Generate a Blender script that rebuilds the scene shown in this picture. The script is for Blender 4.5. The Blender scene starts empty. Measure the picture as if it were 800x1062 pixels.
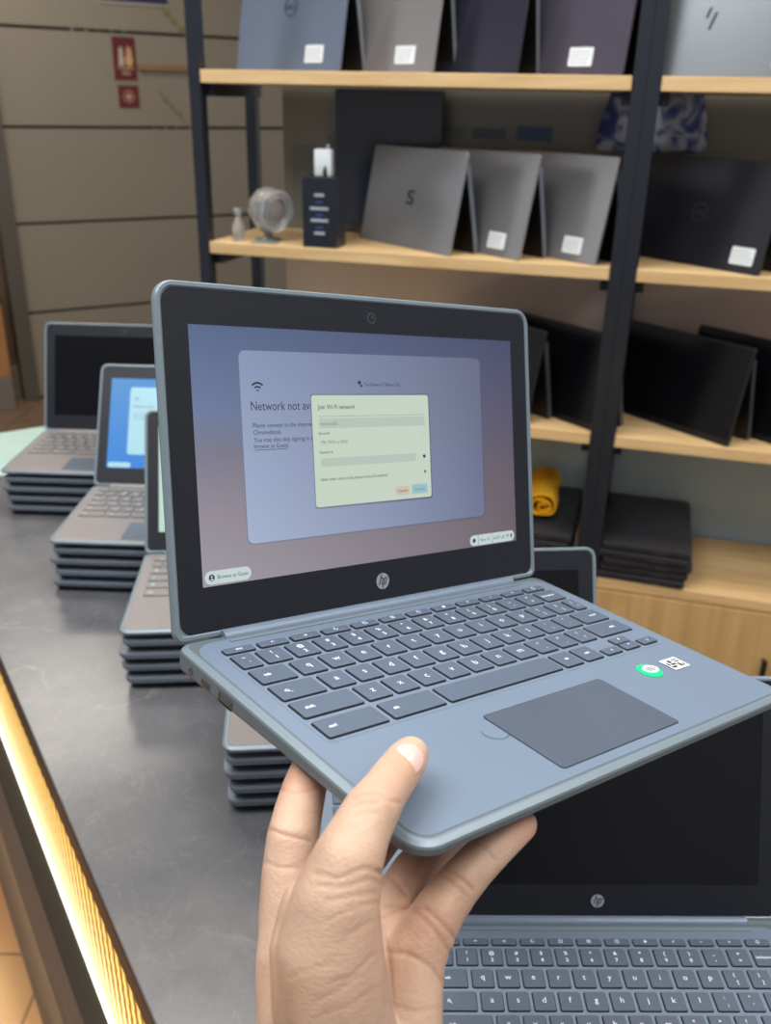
import bpy, bmesh, math, random
from mathutils import Vector, Matrix, Euler
import numpy as np
random.seed(7)
C = bpy.context.scene.collection
PI = math.pi
EYE = Vector((0, 0, 1.45))
F = 950.0
# camera axes in the room: columns = camera right, up, back
_M = Matrix(((0.9997426093, 0.0093000601, 0.0206935733), (-0.0226873336, 0.4098175235, 0.9118853450), (0.0, -0.9121201162, 0.4099230338)))
# _M rows: camera x / y / z(back) as functions of room x, y, z
CAMROT = _M.transposed()          # room <- camera

def at(u, v, d):                  # the room point seen at photo pixel u, v at depth d
    return CAMROT @ Vector(((u - 400) / F * d, -(v - 531) / F * d, -d)) + EYE

# ------------------------------------------------------------------ materials
def srgb(r, g, b):
    def f(c):
        c /= 255.0
        return c / 12.92 if c <= 0.04045 else ((c + 0.055) / 1.055) ** 2.4
    return (f(r), f(g), f(b), 1)

def nt(name):
    m = bpy.data.materials.new(name); m.use_nodes = True
    t = m.node_tree; b = t.nodes['Principled BSDF']
    return m, t, b

def N(t, kind, **kw):
    n = t.nodes.new(kind)
    for k, v in kw.items():
        if k in n.inputs: n.inputs[k].default_value = v
        else: setattr(n, k, v)
    return n

def mat(name, col, rough=0.5, metal=0.0, var=0.08, scale=60, bump=0.0, bscale=400, spec=0.5, coat=0.0):
    m, t, b = nt(name)
    tc = N(t, 'ShaderNodeTexCoord')
    no = N(t, 'ShaderNodeTexNoise'); no.inputs['Scale'].default_value = scale; no.inputs['Detail'].default_value = 4
    t.links.new(tc.outputs['Object'], no.inputs['Vector'])
    mx = N(t, 'ShaderNodeMix', data_type='RGBA')
    a = [max(0, c * (1 - var)) for c in col[:3]] + [1]; c2 = [min(1, c * (1 + var)) for c in col[:3]] + [1]
    mx.inputs[6].default_value = a; mx.inputs[7].default_value = c2
    t.links.new(no.outputs['Fac'], mx.inputs[0]); t.links.new(mx.outputs[2], b.inputs['Base Color'])
    b.inputs['Roughness'].default_value = rough; b.inputs['Metallic'].default_value = metal
    b.inputs['Specular IOR Level'].default_value = spec
    b.inputs['Coat Weight'].default_value = coat
    if bump:
        n2 = N(t, 'ShaderNodeTexNoise'); n2.inputs['Scale'].default_value = bscale; n2.inputs['Detail'].default_value = 3
        bp = N(t, 'ShaderNodeBump'); bp.inputs['Strength'].default_value = bump; bp.inputs['Distance'].default_value = 0.001
        t.links.new(tc.outputs['Object'], n2.inputs['Vector']); t.links.new(n2.outputs['Fac'], bp.inputs['Height']); t.links.new(bp.outputs[0], b.inputs['Normal'])
    return m

def emit(name, col, s=1.0, base=(0.01, 0.01, 0.01, 1), rough=0.3):
    m, t, b = nt(name)
    b.inputs['Base Color'].default_value = base; b.inputs['Roughness'].default_value = rough
    b.inputs['Emission Color'].default_value = col; b.inputs['Emission Strength'].default_value = s
    return m

def ramp(t, stops, fac):
    r = N(t, 'ShaderNodeValToRGB')
    while len(r.color_ramp.elements) < len(stops): r.color_ramp.elements.new(0.5)
    for e, (p, c) in zip(r.color_ramp.elements, stops): e.position = p; e.color = c
    t.links.new(fac, r.inputs[0]); return r

def wood(name, c1, c2, axis='X', rough=0.45, sc=1.0):
    m, t, b = nt(name)
    tc = N(t, 'ShaderNodeTexCoord'); mp = N(t, 'ShaderNodeMapping')
    s = {'X': (1.2, 14, 14), 'Y': (14, 1.2, 14), 'Z': (14, 14, 1.2)}[axis]
    mp.inputs['Scale'].default_value = [k * sc for k in s]
    t.links.new(tc.outputs['Object'], mp.inputs[0])
    no = N(t, 'ShaderNodeTexNoise'); no.inputs['Scale'].default_value = 2.2; no.inputs['Detail'].default_value = 8; no.inputs['Distortion'].default_value = 1.2
    t.links.new(mp.outputs[0], no.inputs['Vector'])
    r = ramp(t, [(0.3, c1), (0.7, c2)], no.outputs['Fac'])
    t.links.new(r.outputs[0], b.inputs['Base Color']); b.inputs['Roughness'].default_value = rough
    return m

def marble():
    m, t, b = nt('counter_stone')
    tc = N(t, 'ShaderNodeTexCoord')
    n1 = N(t, 'ShaderNodeTexNoise'); n1.inputs['Scale'].default_value = 5; n1.inputs['Detail'].default_value = 9; n1.inputs['Roughness'].default_value = 0.65
    n2 = N(t, 'ShaderNodeTexNoise'); n2.inputs['Scale'].default_value = 3.2; n2.inputs['Detail'].default_value = 8; n2.inputs['Distortion'].default_value = 1.6
    t.links.new(tc.outputs['Object'], n1.inputs['Vector']); t.links.new(tc.outputs['Object'], n2.inputs['Vector'])
    r1 = ramp(t, [(0.3, srgb(86, 87, 91)), (0.55, srgb(105, 104, 106)), (0.8, srgb(132, 128, 125))], n1.outputs['Fac'])
    k = srgb(0, 0, 0); w = srgb(255, 255, 255)
    r2 = ramp(t, [(0.485, k), (0.5, w), (0.515, k)], n2.outputs['Fac'])
    n3 = N(t, 'ShaderNodeTexNoise'); n3.inputs['Scale'].default_value = 11; n3.inputs['Detail'].default_value = 3
    t.links.new(tc.outputs['Object'], n3.inputs['Vector'])
    r3 = ramp(t, [(0.5, k), (0.68, srgb(130, 130, 130))], n3.outputs['Fac'])
    mu = N(t, 'ShaderNodeMath', operation='MULTIPLY'); t.links.new(r2.outputs[0], mu.inputs[0]); t.links.new(r3.outputs[0], mu.inputs[1])
    n5 = N(t, 'ShaderNodeTexNoise'); n5.inputs['Scale'].default_value = 14; n5.inputs['Detail'].default_value = 6; n5.inputs['Distortion'].default_value = 2.2
    t.links.new(tc.outputs['Object'], n5.inputs['Vector'])
    r5 = ramp(t, [(0.49, k), (0.5, srgb(90, 90, 90)), (0.51, k)], n5.outputs['Fac'])
    mxx = N(t, 'ShaderNodeMath', operation='MAXIMUM'); t.links.new(mu.outputs[0], mxx.inputs[0]); t.links.new(r5.outputs[0], mxx.inputs[1])
    mx = N(t, 'ShaderNodeMix', data_type='RGBA'); mx.inputs[7].default_value = srgb(186, 178, 168)
    t.links.new(mxx.outputs[0], mx.inputs[0]); t.links.new(r1.outputs[0], mx.inputs[6]); 
    t.links.new(mx.outputs[2], b.inputs['Base Color'])
    b.inputs['Roughness'].default_value = 0.24; b.inputs['Specular IOR Level'].default_value = 0.5
    return m

def skin():
    m, t, b = nt('skin')
    tc = N(t, 'ShaderNodeTexCoord')
    n1 = N(t, 'ShaderNodeTexNoise'); n1.inputs['Scale'].default_value = 35; n1.inputs['Detail'].default_value = 5
    t.links.new(tc.outputs['Object'], n1.inputs['Vector'])
    r = ramp(t, [(0.3, srgb(186, 150, 125)), (0.55, srgb(208, 173, 148)), (0.8, srgb(220, 187, 163))], n1.outputs['Fac'])
    at_ = N(t, 'ShaderNodeAttribute', attribute_name='tone')
    mx = N(t, 'ShaderNodeMix', data_type='RGBA', blend_type='MULTIPLY'); mx.inputs[0].default_value = 1
    t.links.new(r.outputs[0], mx.inputs[6]); t.links.new(at_.outputs['Color'], mx.inputs[7])
    t.links.new(mx.outputs[2], b.inputs['Base Color'])
    b.inputs['Roughness'].default_value = 0.5
    b.inputs['Subsurface Weight'].default_value = 0.12; b.inputs['Subsurface Radius'].default_value = (0.01, 0.004, 0.002); b.inputs['Subsurface Scale'].default_value = 0.3
    mp = N(t, 'ShaderNodeMapping'); mp.inputs['Scale'].default_value = (1, 1, 2.2); t.links.new(tc.outputs['Object'], mp.inputs[0])
    n2 = N(t, 'ShaderNodeTexVoronoi'); n2.inputs['Scale'].default_value = 420; t.links.new(mp.outputs[0], n2.inputs['Vector'])
    n3 = N(t, 'ShaderNodeTexNoise'); n3.inputs['Scale'].default_value = 120; n3.inputs['Detail'].default_value = 5; n3.inputs['Distortion'].default_value = 1; t.links.new(mp.outputs[0], n3.inputs['Vector'])
    ad = N(t, 'ShaderNodeMath', operation='ADD'); t.links.new(n2.outputs['Distance'], ad.inputs[0]); t.links.new(n3.outputs['Fac'], ad.inputs[1])
    bp = N(t, 'ShaderNodeBump'); bp.inputs['Strength'].default_value = 0.3; bp.inputs['Distance'].default_value = 0.0005
    t.links.new(ad.outputs[0], bp.inputs['Height']); t.links.new(bp.outputs[0], b.inputs['Normal'])
    return m

M = {}
M['case'] = mat('slate_case', srgb(104, 113, 118), 0.42, 0.15, 0.04, 30, 0.15, 900)
M['deck'] = mat('slate_deck', srgb(118, 133, 151), 0.38, 0.1, 0.03, 20, 0.12, 1200)
M['deck_far'] = mat('ceiling_sheen_deck', srgb(134, 127, 125), 0.4, 0.15, 0.03, 20, 0.1, 1200)  # far decks browner, ceiling reflection put into the colour
M['case_far'] = mat('grey_case', srgb(112, 120, 130), 0.4, 0.2, 0.04, 30)
M['under'] = mat('dark_underside', srgb(20, 22, 26), 0.7)
M['rim'] = mat('lid_rim', srgb(128, 142, 150), 0.36, 0.2, 0.04, 30, 0.1, 900)
M['bezel'] = mat('black_bezel', srgb(24, 27, 35), 0.45, 0, 0.06, 200, 0.2, 1500, spec=0.4)
M['keytop'] = mat('key_top', srgb(86, 98, 115), 0.5, 0, 0.05, 100, 0.1, 1500)
M['keyside'] = mat('key_side_shade', srgb(22, 26, 34), 0.6)  # near black: shadow lines around the keys put into the colour
M['legend'] = emit('key_legend', srgb(215, 225, 232), 0.25, srgb(225, 232, 238), 0.5)
M['touch'] = mat('touchpad', srgb(86, 95, 109), 0.33, 0.1, 0.09, 22)
M['touchline'] = mat('touchpad_groove', srgb(36, 42, 50), 0.5)
M['steel_edge'] = mat('steel_edge', srgb(80, 84, 92), 0.35, 0.3)
M['screen_off'] = mat('dark_screen', srgb(11, 12, 16), 0.25, 0, 0.05, 40, spec=0.25)
M['keytop_far'] = mat('sheen_key_top', srgb(126, 122, 120), 0.4, 0.1, 0.05, 100)  # far keys lighter, reflected light put into the colour
M['silver'] = mat('silver_logo', srgb(185, 190, 195), 0.3, 0.6, 0.03)
M['logo_dark'] = mat('logo_dark', srgb(28, 30, 36), 0.4)
M['port'] = mat('port_metal', srgb(125, 122, 112), 0.3, 0.8)
M['black'] = mat('black_plastic', srgb(14, 15, 17), 0.4)
M['green'] = emit('green_sticker', srgb(20, 205, 130), 0.25, srgb(20, 205, 130))
M['white'] = mat('white_paper', srgb(225, 232, 235), 0.5, 0, 0.02)
M['ink'] = mat('printed_ink', srgb(40, 44, 52), 0.6)
M['post'] = mat('navy_steel', srgb(38, 42, 51), 0.42, 0.3, 0.08, 30)
M['board'] = wood('shelf_wood', srgb(205, 168, 115), srgb(228, 196, 146), 'X')
M['cabinet'] = wood('cabinet_wood', srgb(190, 154, 102), srgb(216, 180, 126), 'Z')
M['stone'] = marble()
M['trim_dark'] = mat('counter_trim', srgb(44, 42, 44), 0.35, 0.4)
M['plinth'] = wood('grey_wood_front', srgb(84, 82, 80), srgb(108, 104, 100), 'Y', 0.5)
M['skin'] = skin()
M['nail'] = mat('nail', srgb(232, 190, 178), 0.25, 0, 0.04, 60, coat=0.4)

# ------------------------------------------------------------------ mesh helpers
def link(name, me, parent=None, mw=None):
    o = bpy.data.objects.new(name, me); C.objects.link(o)
    if parent: o.parent = parent
    if mw is not None: o.matrix_world = mw
    return o

def empty(name, mw, label=None, cat=None, group=None):
    o = bpy.data.objects.new(name, None); C.objects.link(o); o.empty_display_size = 0.02
    o.matrix_world = mw
    tag(o, label, cat, group); return o

def tag(o, label=None, cat=None, group=None, kind=None):
    if label: o['label'] = label
    if cat: o['category'] = cat
    if group: o['group'] = group
    if kind: o['kind'] = kind
    return o

def finish(bm, mats, smooth=False, angle=None):
    bmesh.ops.recalc_face_normals(bm, faces=bm.faces)
    me = bpy.data.meshes.new('m'); bm.to_mesh(me); bm.free()
    for m in (mats if isinstance(mats, (list, tuple)) else [mats]): me.materials.append(m)
    if smooth:
        for p in me.polygons: p.use_smooth = True
        if angle is not None:
            try: me.set_sharp_from_angle(angle=math.radians(angle))
            except Exception: pass
    return me

def rr(hx0, hx1, y0, y1, rad, seg=6):
    """rounded rectangle outline"""
    pts = []
    rs = rad if isinstance(rad, (list, tuple)) else [rad] * 4      # order: (x1,y1),(x0,y1),(x0,y0),(x1,y0)
    for (cx, cy, a0, r) in ((hx1, y1, 0, rs[0]), (hx0, y1, 90, rs[1]), (hx0, y0, 180, rs[2]), (hx1, y0, 270, rs[3])):
        sx = -1 if cx == hx1 else 1; sy = -1 if cy == y1 else 1
        for k in range(seg + 1):
            a = math.radians(a0 + 90 * k / seg)
            pts.append((cx + sx * r + r * math.cos(a), cy + sy * r + r * math.sin(a)))
    return pts

def plate(bm, x0, x1, y0, y1, rad, loops, mi=None, cap=(True, True), seg=6):
    """loops: list of (inset, z); mi: material index of each band, then top cap, bottom cap"""
    rings = []
    for ins, z in loops:
        rs = rad if isinstance(rad, (list, tuple)) else [rad] * 4
        pts = rr(x0 + ins, x1 - ins, y0 + ins, y1 - ins, [max(r - ins, 0.0002) for r in rs], seg)
        rings.append([bm.verts.new((px, py, z)) for px, py in pts])
    n = len(rings[0])
    for j in range(len(rings) - 1):
        for i in range(n):
            f = bm.faces.new((rings[j][i], rings[j][(i + 1) % n], rings[j + 1][(i + 1) % n], rings[j + 1][i]))
            if mi: f.material_index = mi[j]
    if cap[0]:
        f = bm.faces.new(rings[0]); f.material_index = mi[-2] if mi else 0
    if cap[1]:
        f = bm.faces.new(list(reversed(rings[-1]))); f.material_index = mi[-1] if mi else 0

def box(bm, x0, x1, y0, y1, z0, z1, bev=0.0, mi=0):
    v = [bm.verts.new((x, y, z)) for x in (x0, x1) for y in (y0, y1) for z in (z0, z1)]
    fs = [bm.faces.new([v[i] for i in q]) for q in ((0, 1, 3, 2), (4, 6, 7, 5), (0, 4, 5, 1), (2, 3, 7, 6), (0, 2, 6, 4), (1, 5, 7, 3))]
    for f in fs: f.material_index = mi
    if bev:
        es = list({e for f in fs for e in f.edges})
        r = bmesh.ops.bevel(bm, geom=es, offset=bev, segments=2, affect='EDGES', profile=0.5)
        for f in r['faces']: f.material_index = mi

def xf(bm, mtx, start=0):
    bm.verts.ensure_lookup_table()
    bmesh.ops.transform(bm, matrix=mtx, verts=bm.verts[start:])

def disc(bm, cx, cy, z, r, seg=32, mi=0, h=0.0):
    vs = [bm.verts.new((cx + r * math.cos(2 * PI * k / seg), cy + r * math.sin(2 * PI * k / seg), z)) for k in range(seg)]
    f = bm.faces.new(vs); f.material_index = mi
    if h:
        v2 = [bm.verts.new((v.co.x, v.co.y, z - h)) for v in vs]
        for k in range(seg): bm.faces.new((vs[k], vs[(k + 1) % seg], v2[(k + 1) % seg], v2[k])).material_index = mi

def tube(bm, pts, r, seg=10, mi=0):
    rings = []
    for i, p in enumerate(pts):
        p = Vector(p); a = Vector(pts[max(i - 1, 0)]); b = Vector(pts[min(i + 1, len(pts) - 1)])
        d = (b - a).normalized(); u = d.orthogonal().normalized() if i == 0 else (u - d * u.dot(d)).normalized()
        w = d.cross(u); rad = r[i] if isinstance(r, (list, tuple)) else r
        rings.append([bm.verts.new(p + (u * math.cos(2 * PI * k / seg) + w * math.sin(2 * PI * k / seg)) * rad) for k in range(seg)])
    for j in range(len(rings) - 1):
        for k in range(seg): bm.faces.new((rings[j][k], rings[j][(k + 1) % seg], rings[j + 1][(k + 1) % seg], rings[j + 1][k])).material_index = mi
    bm.faces.new(rings[0]).material_index = mi; bm.faces.new(list(reversed(rings[-1]))).material_index = mi

_tcache = {}
def text_geo(s, bold=False):
    k = (s, bold)
    if k not in _tcache:
        cu = bpy.data.curves.new('t', 'FONT'); cu.body = s; cu.size = 1; cu.resolution_u = 3
        if bold: cu.offset = 0.018
        o = bpy.data.objects.new('t', cu); C.objects.link(o)
        bpy.context.view_layer.update()
        me = bpy.data.meshes.new_from_object(o.evaluated_get(bpy.context.evaluated_depsgraph_get()))
        vs = [tuple(v.co) for v in me.vertices]; fs = [tuple(p.vertices) for p in me.polygons]
        bpy.data.objects.remove(o); bpy.data.meshes.remove(me)
        _tcache[k] = (vs, fs)
    return _tcache[k]

def text(bm, s, x, y, z, size, mi=0, align='l', sx=1.0, shear=0.0, bold=False, rot=0, width=None):
    vs, fs = text_geo(s, bold)
    if not vs: return
    x0 = min(v[0] for v in vs); x1 = max(v[0] for v in vs)
    if width: sx = width / ((x1 - x0) * size)
    off = {'l': -x0, 'c': -(x0 + x1) / 2, 'r': -x1}[align]
    nv = []
    for v in vs:
        px, py = (v[0] + off + shear * v[1]) * size * sx, v[1] * size
        c, s_ = math.cos(rot), math.sin(rot)
        nv.append(bm.verts.new((x + px * c - py * s_, y + px * s_ + py * c, z)))
    for f in fs:
        try: bm.faces.new([nv[i] for i in f]).material_index = mi
        except ValueError: pass

# ------------------------------------------------------------------ the open laptop
mm = 0.001
OFF = Vector((0, 0.101, 0.0165))       # hinge line sits above / behind the base centre
ROWS = []
def build_rows():
    fn = ['esc', '\u2190', '\u2192', '\u21bb', '\u25a1', '\u25a3', '\u2600', '\u2739', '\u00d7', '\u2212', '+', '\u25cb']
    for i, s in enumerate(fn): ROWS.append((-130 + 21.8 * i if i else -130, 18.6, -26.3, 6.2, 'fn', s))
    num = '` 1 2 3 4 5 6 7 8 9 0 - ='.split(); top = '~ ! @ # $ % ^ & * ( ) _ +'.split()
    ROWS.append((-130, 12.2, -44.3, 15.0, 'two', '~ `'))
    for i in range(12): ROWS.append((-114.6 + 18.8 * i, 15.6, -44.3, 15.0, 'two', top[i + 1] + ' ' + num[i + 1]))
    ROWS.append((111.2, 19.2, -44.3, 15.0, 'wide', 'backspace'))
    ROWS.append((-130, 21.6, -63.0, 15.4, 'wide', 'tab'))
    for i, s in enumerate('qwertyuiop'): ROWS.append((-104.8 + 18.75 * i, 15.6, -63.0, 15.4, 'one', s))
    ROWS.append((-104.8 + 187.5, 15.6, -63.0, 15.4, 'two', '{ [')); ROWS.append((-104.8 + 206.25, 15.6, -63.0, 15.4, 'two', '} ]'))
    ROWS.append((120.2, 10.3, -63.0, 15.4, 'two', '| \\'))
    ROWS.append((-130, 26.6, -81.8, 15.4, 'search', ''))
    for i, s in enumerate('asdfghjkl'): ROWS.append((-100 + 18.75 * i, 15.6, -81.8, 15.4, 'one', s))
    ROWS.append((-100 + 168.75, 15.6, -81.8, 15.4, 'two', ': ;')); ROWS.append((-100 + 187.5, 15.6, -81.8, 15.4, 'two', '" \''))
    ROWS.append((106.5, 24, -81.8, 15.4, 'wider', 'enter'))
    ROWS.append((-130, 36.2, -100.5, 15.4, 'wide', 'shift'))
    for i, s in enumerate('zxcvbnm'): ROWS.append((-90.6 + 18.75 * i, 15.6, -100.5, 15.4, 'one', s))
    for i, s in enumerate(('< ,', '> .', '? /')): ROWS.append((-90.6 + 18.75 * (7 + i), 15.6, -100.5, 15.4, 'two', s))
    ROWS.append((97.8, 32.7, -100.5, 15.4, 'wider', 'shift'))
    ROWS.append((-130, 36.2, -120.2, 15.4, 'wide', 'ctrl')); ROWS.append((-90.2, 34.6, -120.2, 15.4, 'wide', 'alt'))
    ROWS.append((-52.3, 89.2, -120.2, 15.4, 'none', '')); ROWS.append((40.4, 15.6, -120.2, 15.4, 'word', 'alt'))
    ROWS.append((59.5, 15.6, -120.2, 15.4, 'word', 'ctrl'))
    ROWS.append((79.2, 14.6, -120.2, 7.2, 'ar', '\u2039')); ROWS.append((97.6, 14.6, -120.2, 7.2, 'ar', '\u02c5'))
    ROWS.append((97.6, 14.6, -112.2, 7.2, 'ar', '\u02c4')); ROWS.append((116.0, 14.4, -120.2, 7.2, 'ar', '\u203a'))
build_rows()

def key_meshes():
    out = []
    for x, w, yb, h, kind, s in ROWS:
        bm = bmesh.new()
        x0, x1, y0, y1 = x * mm, (x + w) * mm, yb * mm, (yb + h) * mm
        cx, cy = (x0 + x1) / 2, (y0 + y1) / 2
        plate(bm, x0, x1, y0, y1, 0.0012, [(0.0005, 0.0019), (0.0001, 0.0016), (-0.0005, 0.0004)], [0, 1, 0, 1], seg=3)
        z = 0.00196
        if kind == 'one': text(bm, s, cx, cy - 0.0014, z, 0.0064, 2, 'c')
        elif kind == 'two':
            a, b = s.split(' ')
            if w < 11 or a in '{}|:"<>?~':
                text(bm, a, cx - 0.0004, cy + 0.0018, z, 0.0036, 2, 'c', bold=True); text(bm, b, cx + 0.0008, cy - 0.0042, z, 0.0036, 2, 'c', bold=True)
            else:
                text(bm, a, cx, cy + 0.0016, z, 0.0042, 2, 'c', bold=True); text(bm, b, cx, cy - 0.0044, z, 0.0044, 2, 'c', bold=True)
        elif kind == 'wide': text(bm, s, x0 + 0.005 if w > 20 else x0 + 0.0016, cy - 0.001, z, 0.0034 if w > 20 else 0.003, 2, 'l', bold=True)
        elif kind == 'wider': text(bm, s, x0 + w * mm * 0.62, cy - 0.001, z, 0.0032, 2, 'c', bold=True)
        elif kind == 'word': text(bm, s, cx, cy - 0.001, z, 0.0032, 2, 'c', bold=True)
        elif kind == 'ar': text(bm, s, cx, cy - 0.0012, z, 0.0046, 2, 'c', bold=True)
        elif kind == 'search':
            r = 0.0012; px = x0 + 0.0068
            for k in range(12):
                a0, a1 = 2 * PI * k / 12, 2 * PI * (k + 1) / 12
                q = [bm.verts.new((px + rr_ * math.cos(a), cy + rr_ * math.sin(a), z)) for rr_, a in ((r, a0), (r, a1), (r * 0.6, a1), (r * 0.6, a0))]
                bm.faces.new(q).material_index = 2
            q = [bm.verts.new((px + a, cy + b, z)) for a, b in ((0.0007, -0.001), (0.001, -0.0007), (0.0024, -0.0021), (0.0021, -0.0024))]
            bm.faces.new(q).material_index = 2
        elif kind == 'fn':
            if s == 'esc': text(bm, s, cx, cy - 0.0008, z, 0.0032, 2, 'c', bold=True)
            else: text(bm, s, cx, cy - 0.0011, z, 0.0036, 2, 'c', bold=True)
        bmesh.ops.translate(bm, vec=OFF, verts=bm.verts)
        out.append(finish(bm, [M['keytop'], M['keyside'], M['legend']]))
    return out
KEYS = key_meshes()

def base_mesh(case, thick=0.0165):
    bm = bmesh.new()
    s = thick / 0.0165
    plate(bm, -0.147, 0.147, -0.202, -0.0005, [0.009, 0.009, 0.013, 0.013],
          [(0.0040, 0.0), (0.0030, -0.0002), (0.0006, -0.0016), (0.0, -0.0026), (0.0, -0.0105 * s), (0.0012, -0.0128 * s), (0.006, -0.0152 * s), (0.010, -0.0165 * s)],
          [2, 2, 0, 0, 0, 0, 1, 0, 1], seg=8)
    for v in bm.verts:          # wedge: the front is thinner than the back
        if v.co.z < -0.003:
            f = min(1, max(0, (v.co.y + 0.202) / 0.17)); v.co.z = -0.003 + (v.co.z + 0.003) * (0.30 + 0.70 * f)
    bmesh.ops.translate(bm, vec=OFF, verts=bm.verts)
    return finish(bm, [case, M['under'], M['rim']], True, 18)

def deck_mesh(deck):
    bm = bmesh.new()
    plate(bm, -0.1418, 0.1418, -0.197, -0.0075, [0.014, 0.014, 0.009, 0.009], [(0.0003, 0.0004), (0, 0.0001), (0, -0.0005)], seg=8)
    bmesh.ops.translate(bm, vec=OFF, verts=bm.verts)
    return finish(bm, deck)

def tray_mesh(deck):
    bm = bmesh.new()
    plate(bm, -0.1325, 0.1332, -0.1228, -0.0172, 0.003, [(0.0, 0.00055), (0.0, -0.0003)])
    bmesh.ops.translate(bm, vec=OFF, verts=bm.verts)
    return finish(bm, deck)

def touch_mesh():
    bm = bmesh.new()
    plate(bm, -0.0479, 0.0479, -0.1911, -0.1371, 0.0028, [(0.0, 0.00062), (0, 0.0)], [0, 1, 0])
    plate(bm, -0.0474, 0.0474, -0.1906, -0.1376, 0.0025, [(0.0, 0.0008), (0, 0.0004)], [0, 0, 0, 0])
    for f in bm.faces:
        if len(f.verts) > 8 and abs(f.calc_center_median().z - 0.00062) < 1e-5: f.material_index = 1
    bmesh.ops.translate(bm, vec=OFF, verts=bm.verts)
    return finish(bm, [M['touch'], M['touchline']])

def ports(parent):
    for (y, w, h, kind) in ((-0.020, 0.004, 0.0035, 'j'), (-0.036, 0.009, 0.0033, 'c'), (-0.056, 0.0135, 0.0058, 'a')):
        bm = bmesh.new()
        plate(bm, -w / 2, w / 2, -h / 2, h / 2, min(h / 2 - 0.0002, 0.0016) if kind != 'a' else 0.0006, [(0.0, 0.0002), (0.0006, 0.0002), (0.0007, -0.002)], [0, 1, 1, 1], cap=(False, True))
        if kind == 'a': box(bm, -0.0052, 0.0052, -0.0008, 0.0012, -0.002, 0.0004, 0, 0)
        if kind == 'c': box(bm, -0.003, 0.003, -0.0004, 0.0004, -0.002, 0.0003, 0, 0)
        # face -x; long side along y, short side along z
        R = Matrix(((0, 0, -1, 0), (1, 0, 0, 0), (0, 1, 0, 0), (0, 0, 0, 1)))
        R = Matrix.Translation(OFF + Vector((-0.1471, y, -0.0075))) @ R
        xf(bm, R)
        link('side_port', finish(bm, [M['port'], M['black']]), parent)

def lid_matrix(a):
    ly = Vector((0, math.sin(a), math.cos(a))); lz = Vector((0, -math.cos(a), math.sin(a)))
    m = Matrix(((1, ly.x, lz.x, 0), (0, ly.y, lz.y, 0), (0, ly.z, lz.z, 0), (0, 0, 0, 1)))
    o = OFF + ly * 0.0997
    return Matrix.Translation(o) @ m

def lid_part(name, bm, mats, parent, a, smooth=False):
    xf(bm, lid_matrix(a)); return link(name, finish(bm, mats, smooth, 40), parent)

def hp_logo(bm, cx, cy, z, r, mi_disc, mi_ink):
    disc(bm, cx, cy, z, r, 36, mi_disc, 0.0003)
    z2 = z + 0.00006; sh = 0.33
    def bar(x0, x1, y0, y1):
        q = [bm.verts.new((cx + (x + sh * y) * r, cy + y * r, z2)) for x, y in ((x0, y0), (x1, y0), (x1, y1), (x0, y1))]
        bm.faces.new(q).material_index = mi_ink
    bar(-0.52, -0.36, -0.46, 0.9)
    bar(-0.38, -0.06, 0.34, 0.46); bar(-0.14, 0.02, -0.46, 0.42)
    bar(0.12, 0.28, -0.9, 0.46); bar(0.26, 0.56, 0.34, 0.46); bar(0.26, 0.56, -0.46, -0.34); bar(0.46, 0.62, -0.42, 0.42)

SC = {}
def screen_grad():
    m, t, b = nt('screen_wallpaper')
    b.inputs['Base Color'].default_value = (0.01, 0.01, 0.012, 1); b.inputs['Roughness'].default_value = 0.35
    tc = N(t, 'ShaderNodeTexCoord'); sp = N(t, 'ShaderNodeSeparateXYZ')
    t.links.new(tc.outputs['Generated'], sp.inputs[0])
    rl = ramp(t, [(0.0, srgb(160, 154, 162)), (0.30, srgb(146, 138, 150)), (0.5, srgb(124, 122, 140)), (0.68, srgb(104, 122, 158)), (1.0, srgb(84, 102, 138))], sp.outputs['Z'])
    rg = ramp(t, [(0.0, srgb(104, 92, 100)), (0.3, srgb(100, 88, 98)), (0.55, srgb(88, 82, 104)), (1.0, srgb(66, 70, 102))], sp.outputs['Z'])  # right side dimmer: viewing-angle falloff put into the wallpaper colours
    mx = N(t, 'ShaderNodeMix', data_type='RGBA')
    t.links.new(sp.outputs['X'], mx.inputs[0]); t.links.new(rl.outputs[0], mx.inputs[6]); t.links.new(rg.outputs[0], mx.inputs[7])
    t.links.new(mx.outputs[2], b.inputs['Emission Color']); b.inputs['Emission Strength'].default_value = 0.93
    return m
def lin2(name, cl_t, cl_b, cr_t, cr_b, s=0.93):
    m, t, b = nt(name)
    b.inputs['Base Color'].default_value = (0.01, 0.01, 0.012, 1); b.inputs['Roughness'].default_value = 0.4
    tc = N(t, 'ShaderNodeTexCoord'); sp = N(t, 'ShaderNodeSeparateXYZ'); t.links.new(tc.outputs['Generated'], sp.inputs[0])
    a = ramp(t, [(0, cl_b), (1, cl_t)], sp.outputs['Z']); c = ramp(t, [(0, cr_b), (1, cr_t)], sp.outputs['Z'])
    mx = N(t, 'ShaderNodeMix', data_type='RGBA'); t.links.new(sp.outputs['X'], mx.inputs[0]); t.links.new(a.outputs[0], mx.inputs[6]); t.links.new(c.outputs[0], mx.inputs[7])
    t.links.new(mx.outputs[2], b.inputs['Emission Color']); b.inputs['Emission Strength'].default_value = s
    return m
SC['wall'] = screen_grad()
SC['card'] = lin2('screen_card', srgb(134, 150, 182), srgb(166, 180, 208), srgb(100, 104, 130), srgb(108, 116, 146))  # card dims to the right, viewing-angle falloff put into its colours
SC['shadow'] = lin2('screen_card_edge', srgb(100, 112, 142), srgb(128, 130, 150), srgb(78, 80, 106), srgb(84, 84, 108))
SC['dlg'] = emit('screen_dialog', srgb(192, 207, 190), 1.0)
SC['ink'] = emit('screen_ink', srgb(38, 44, 58), 0.9)
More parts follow.
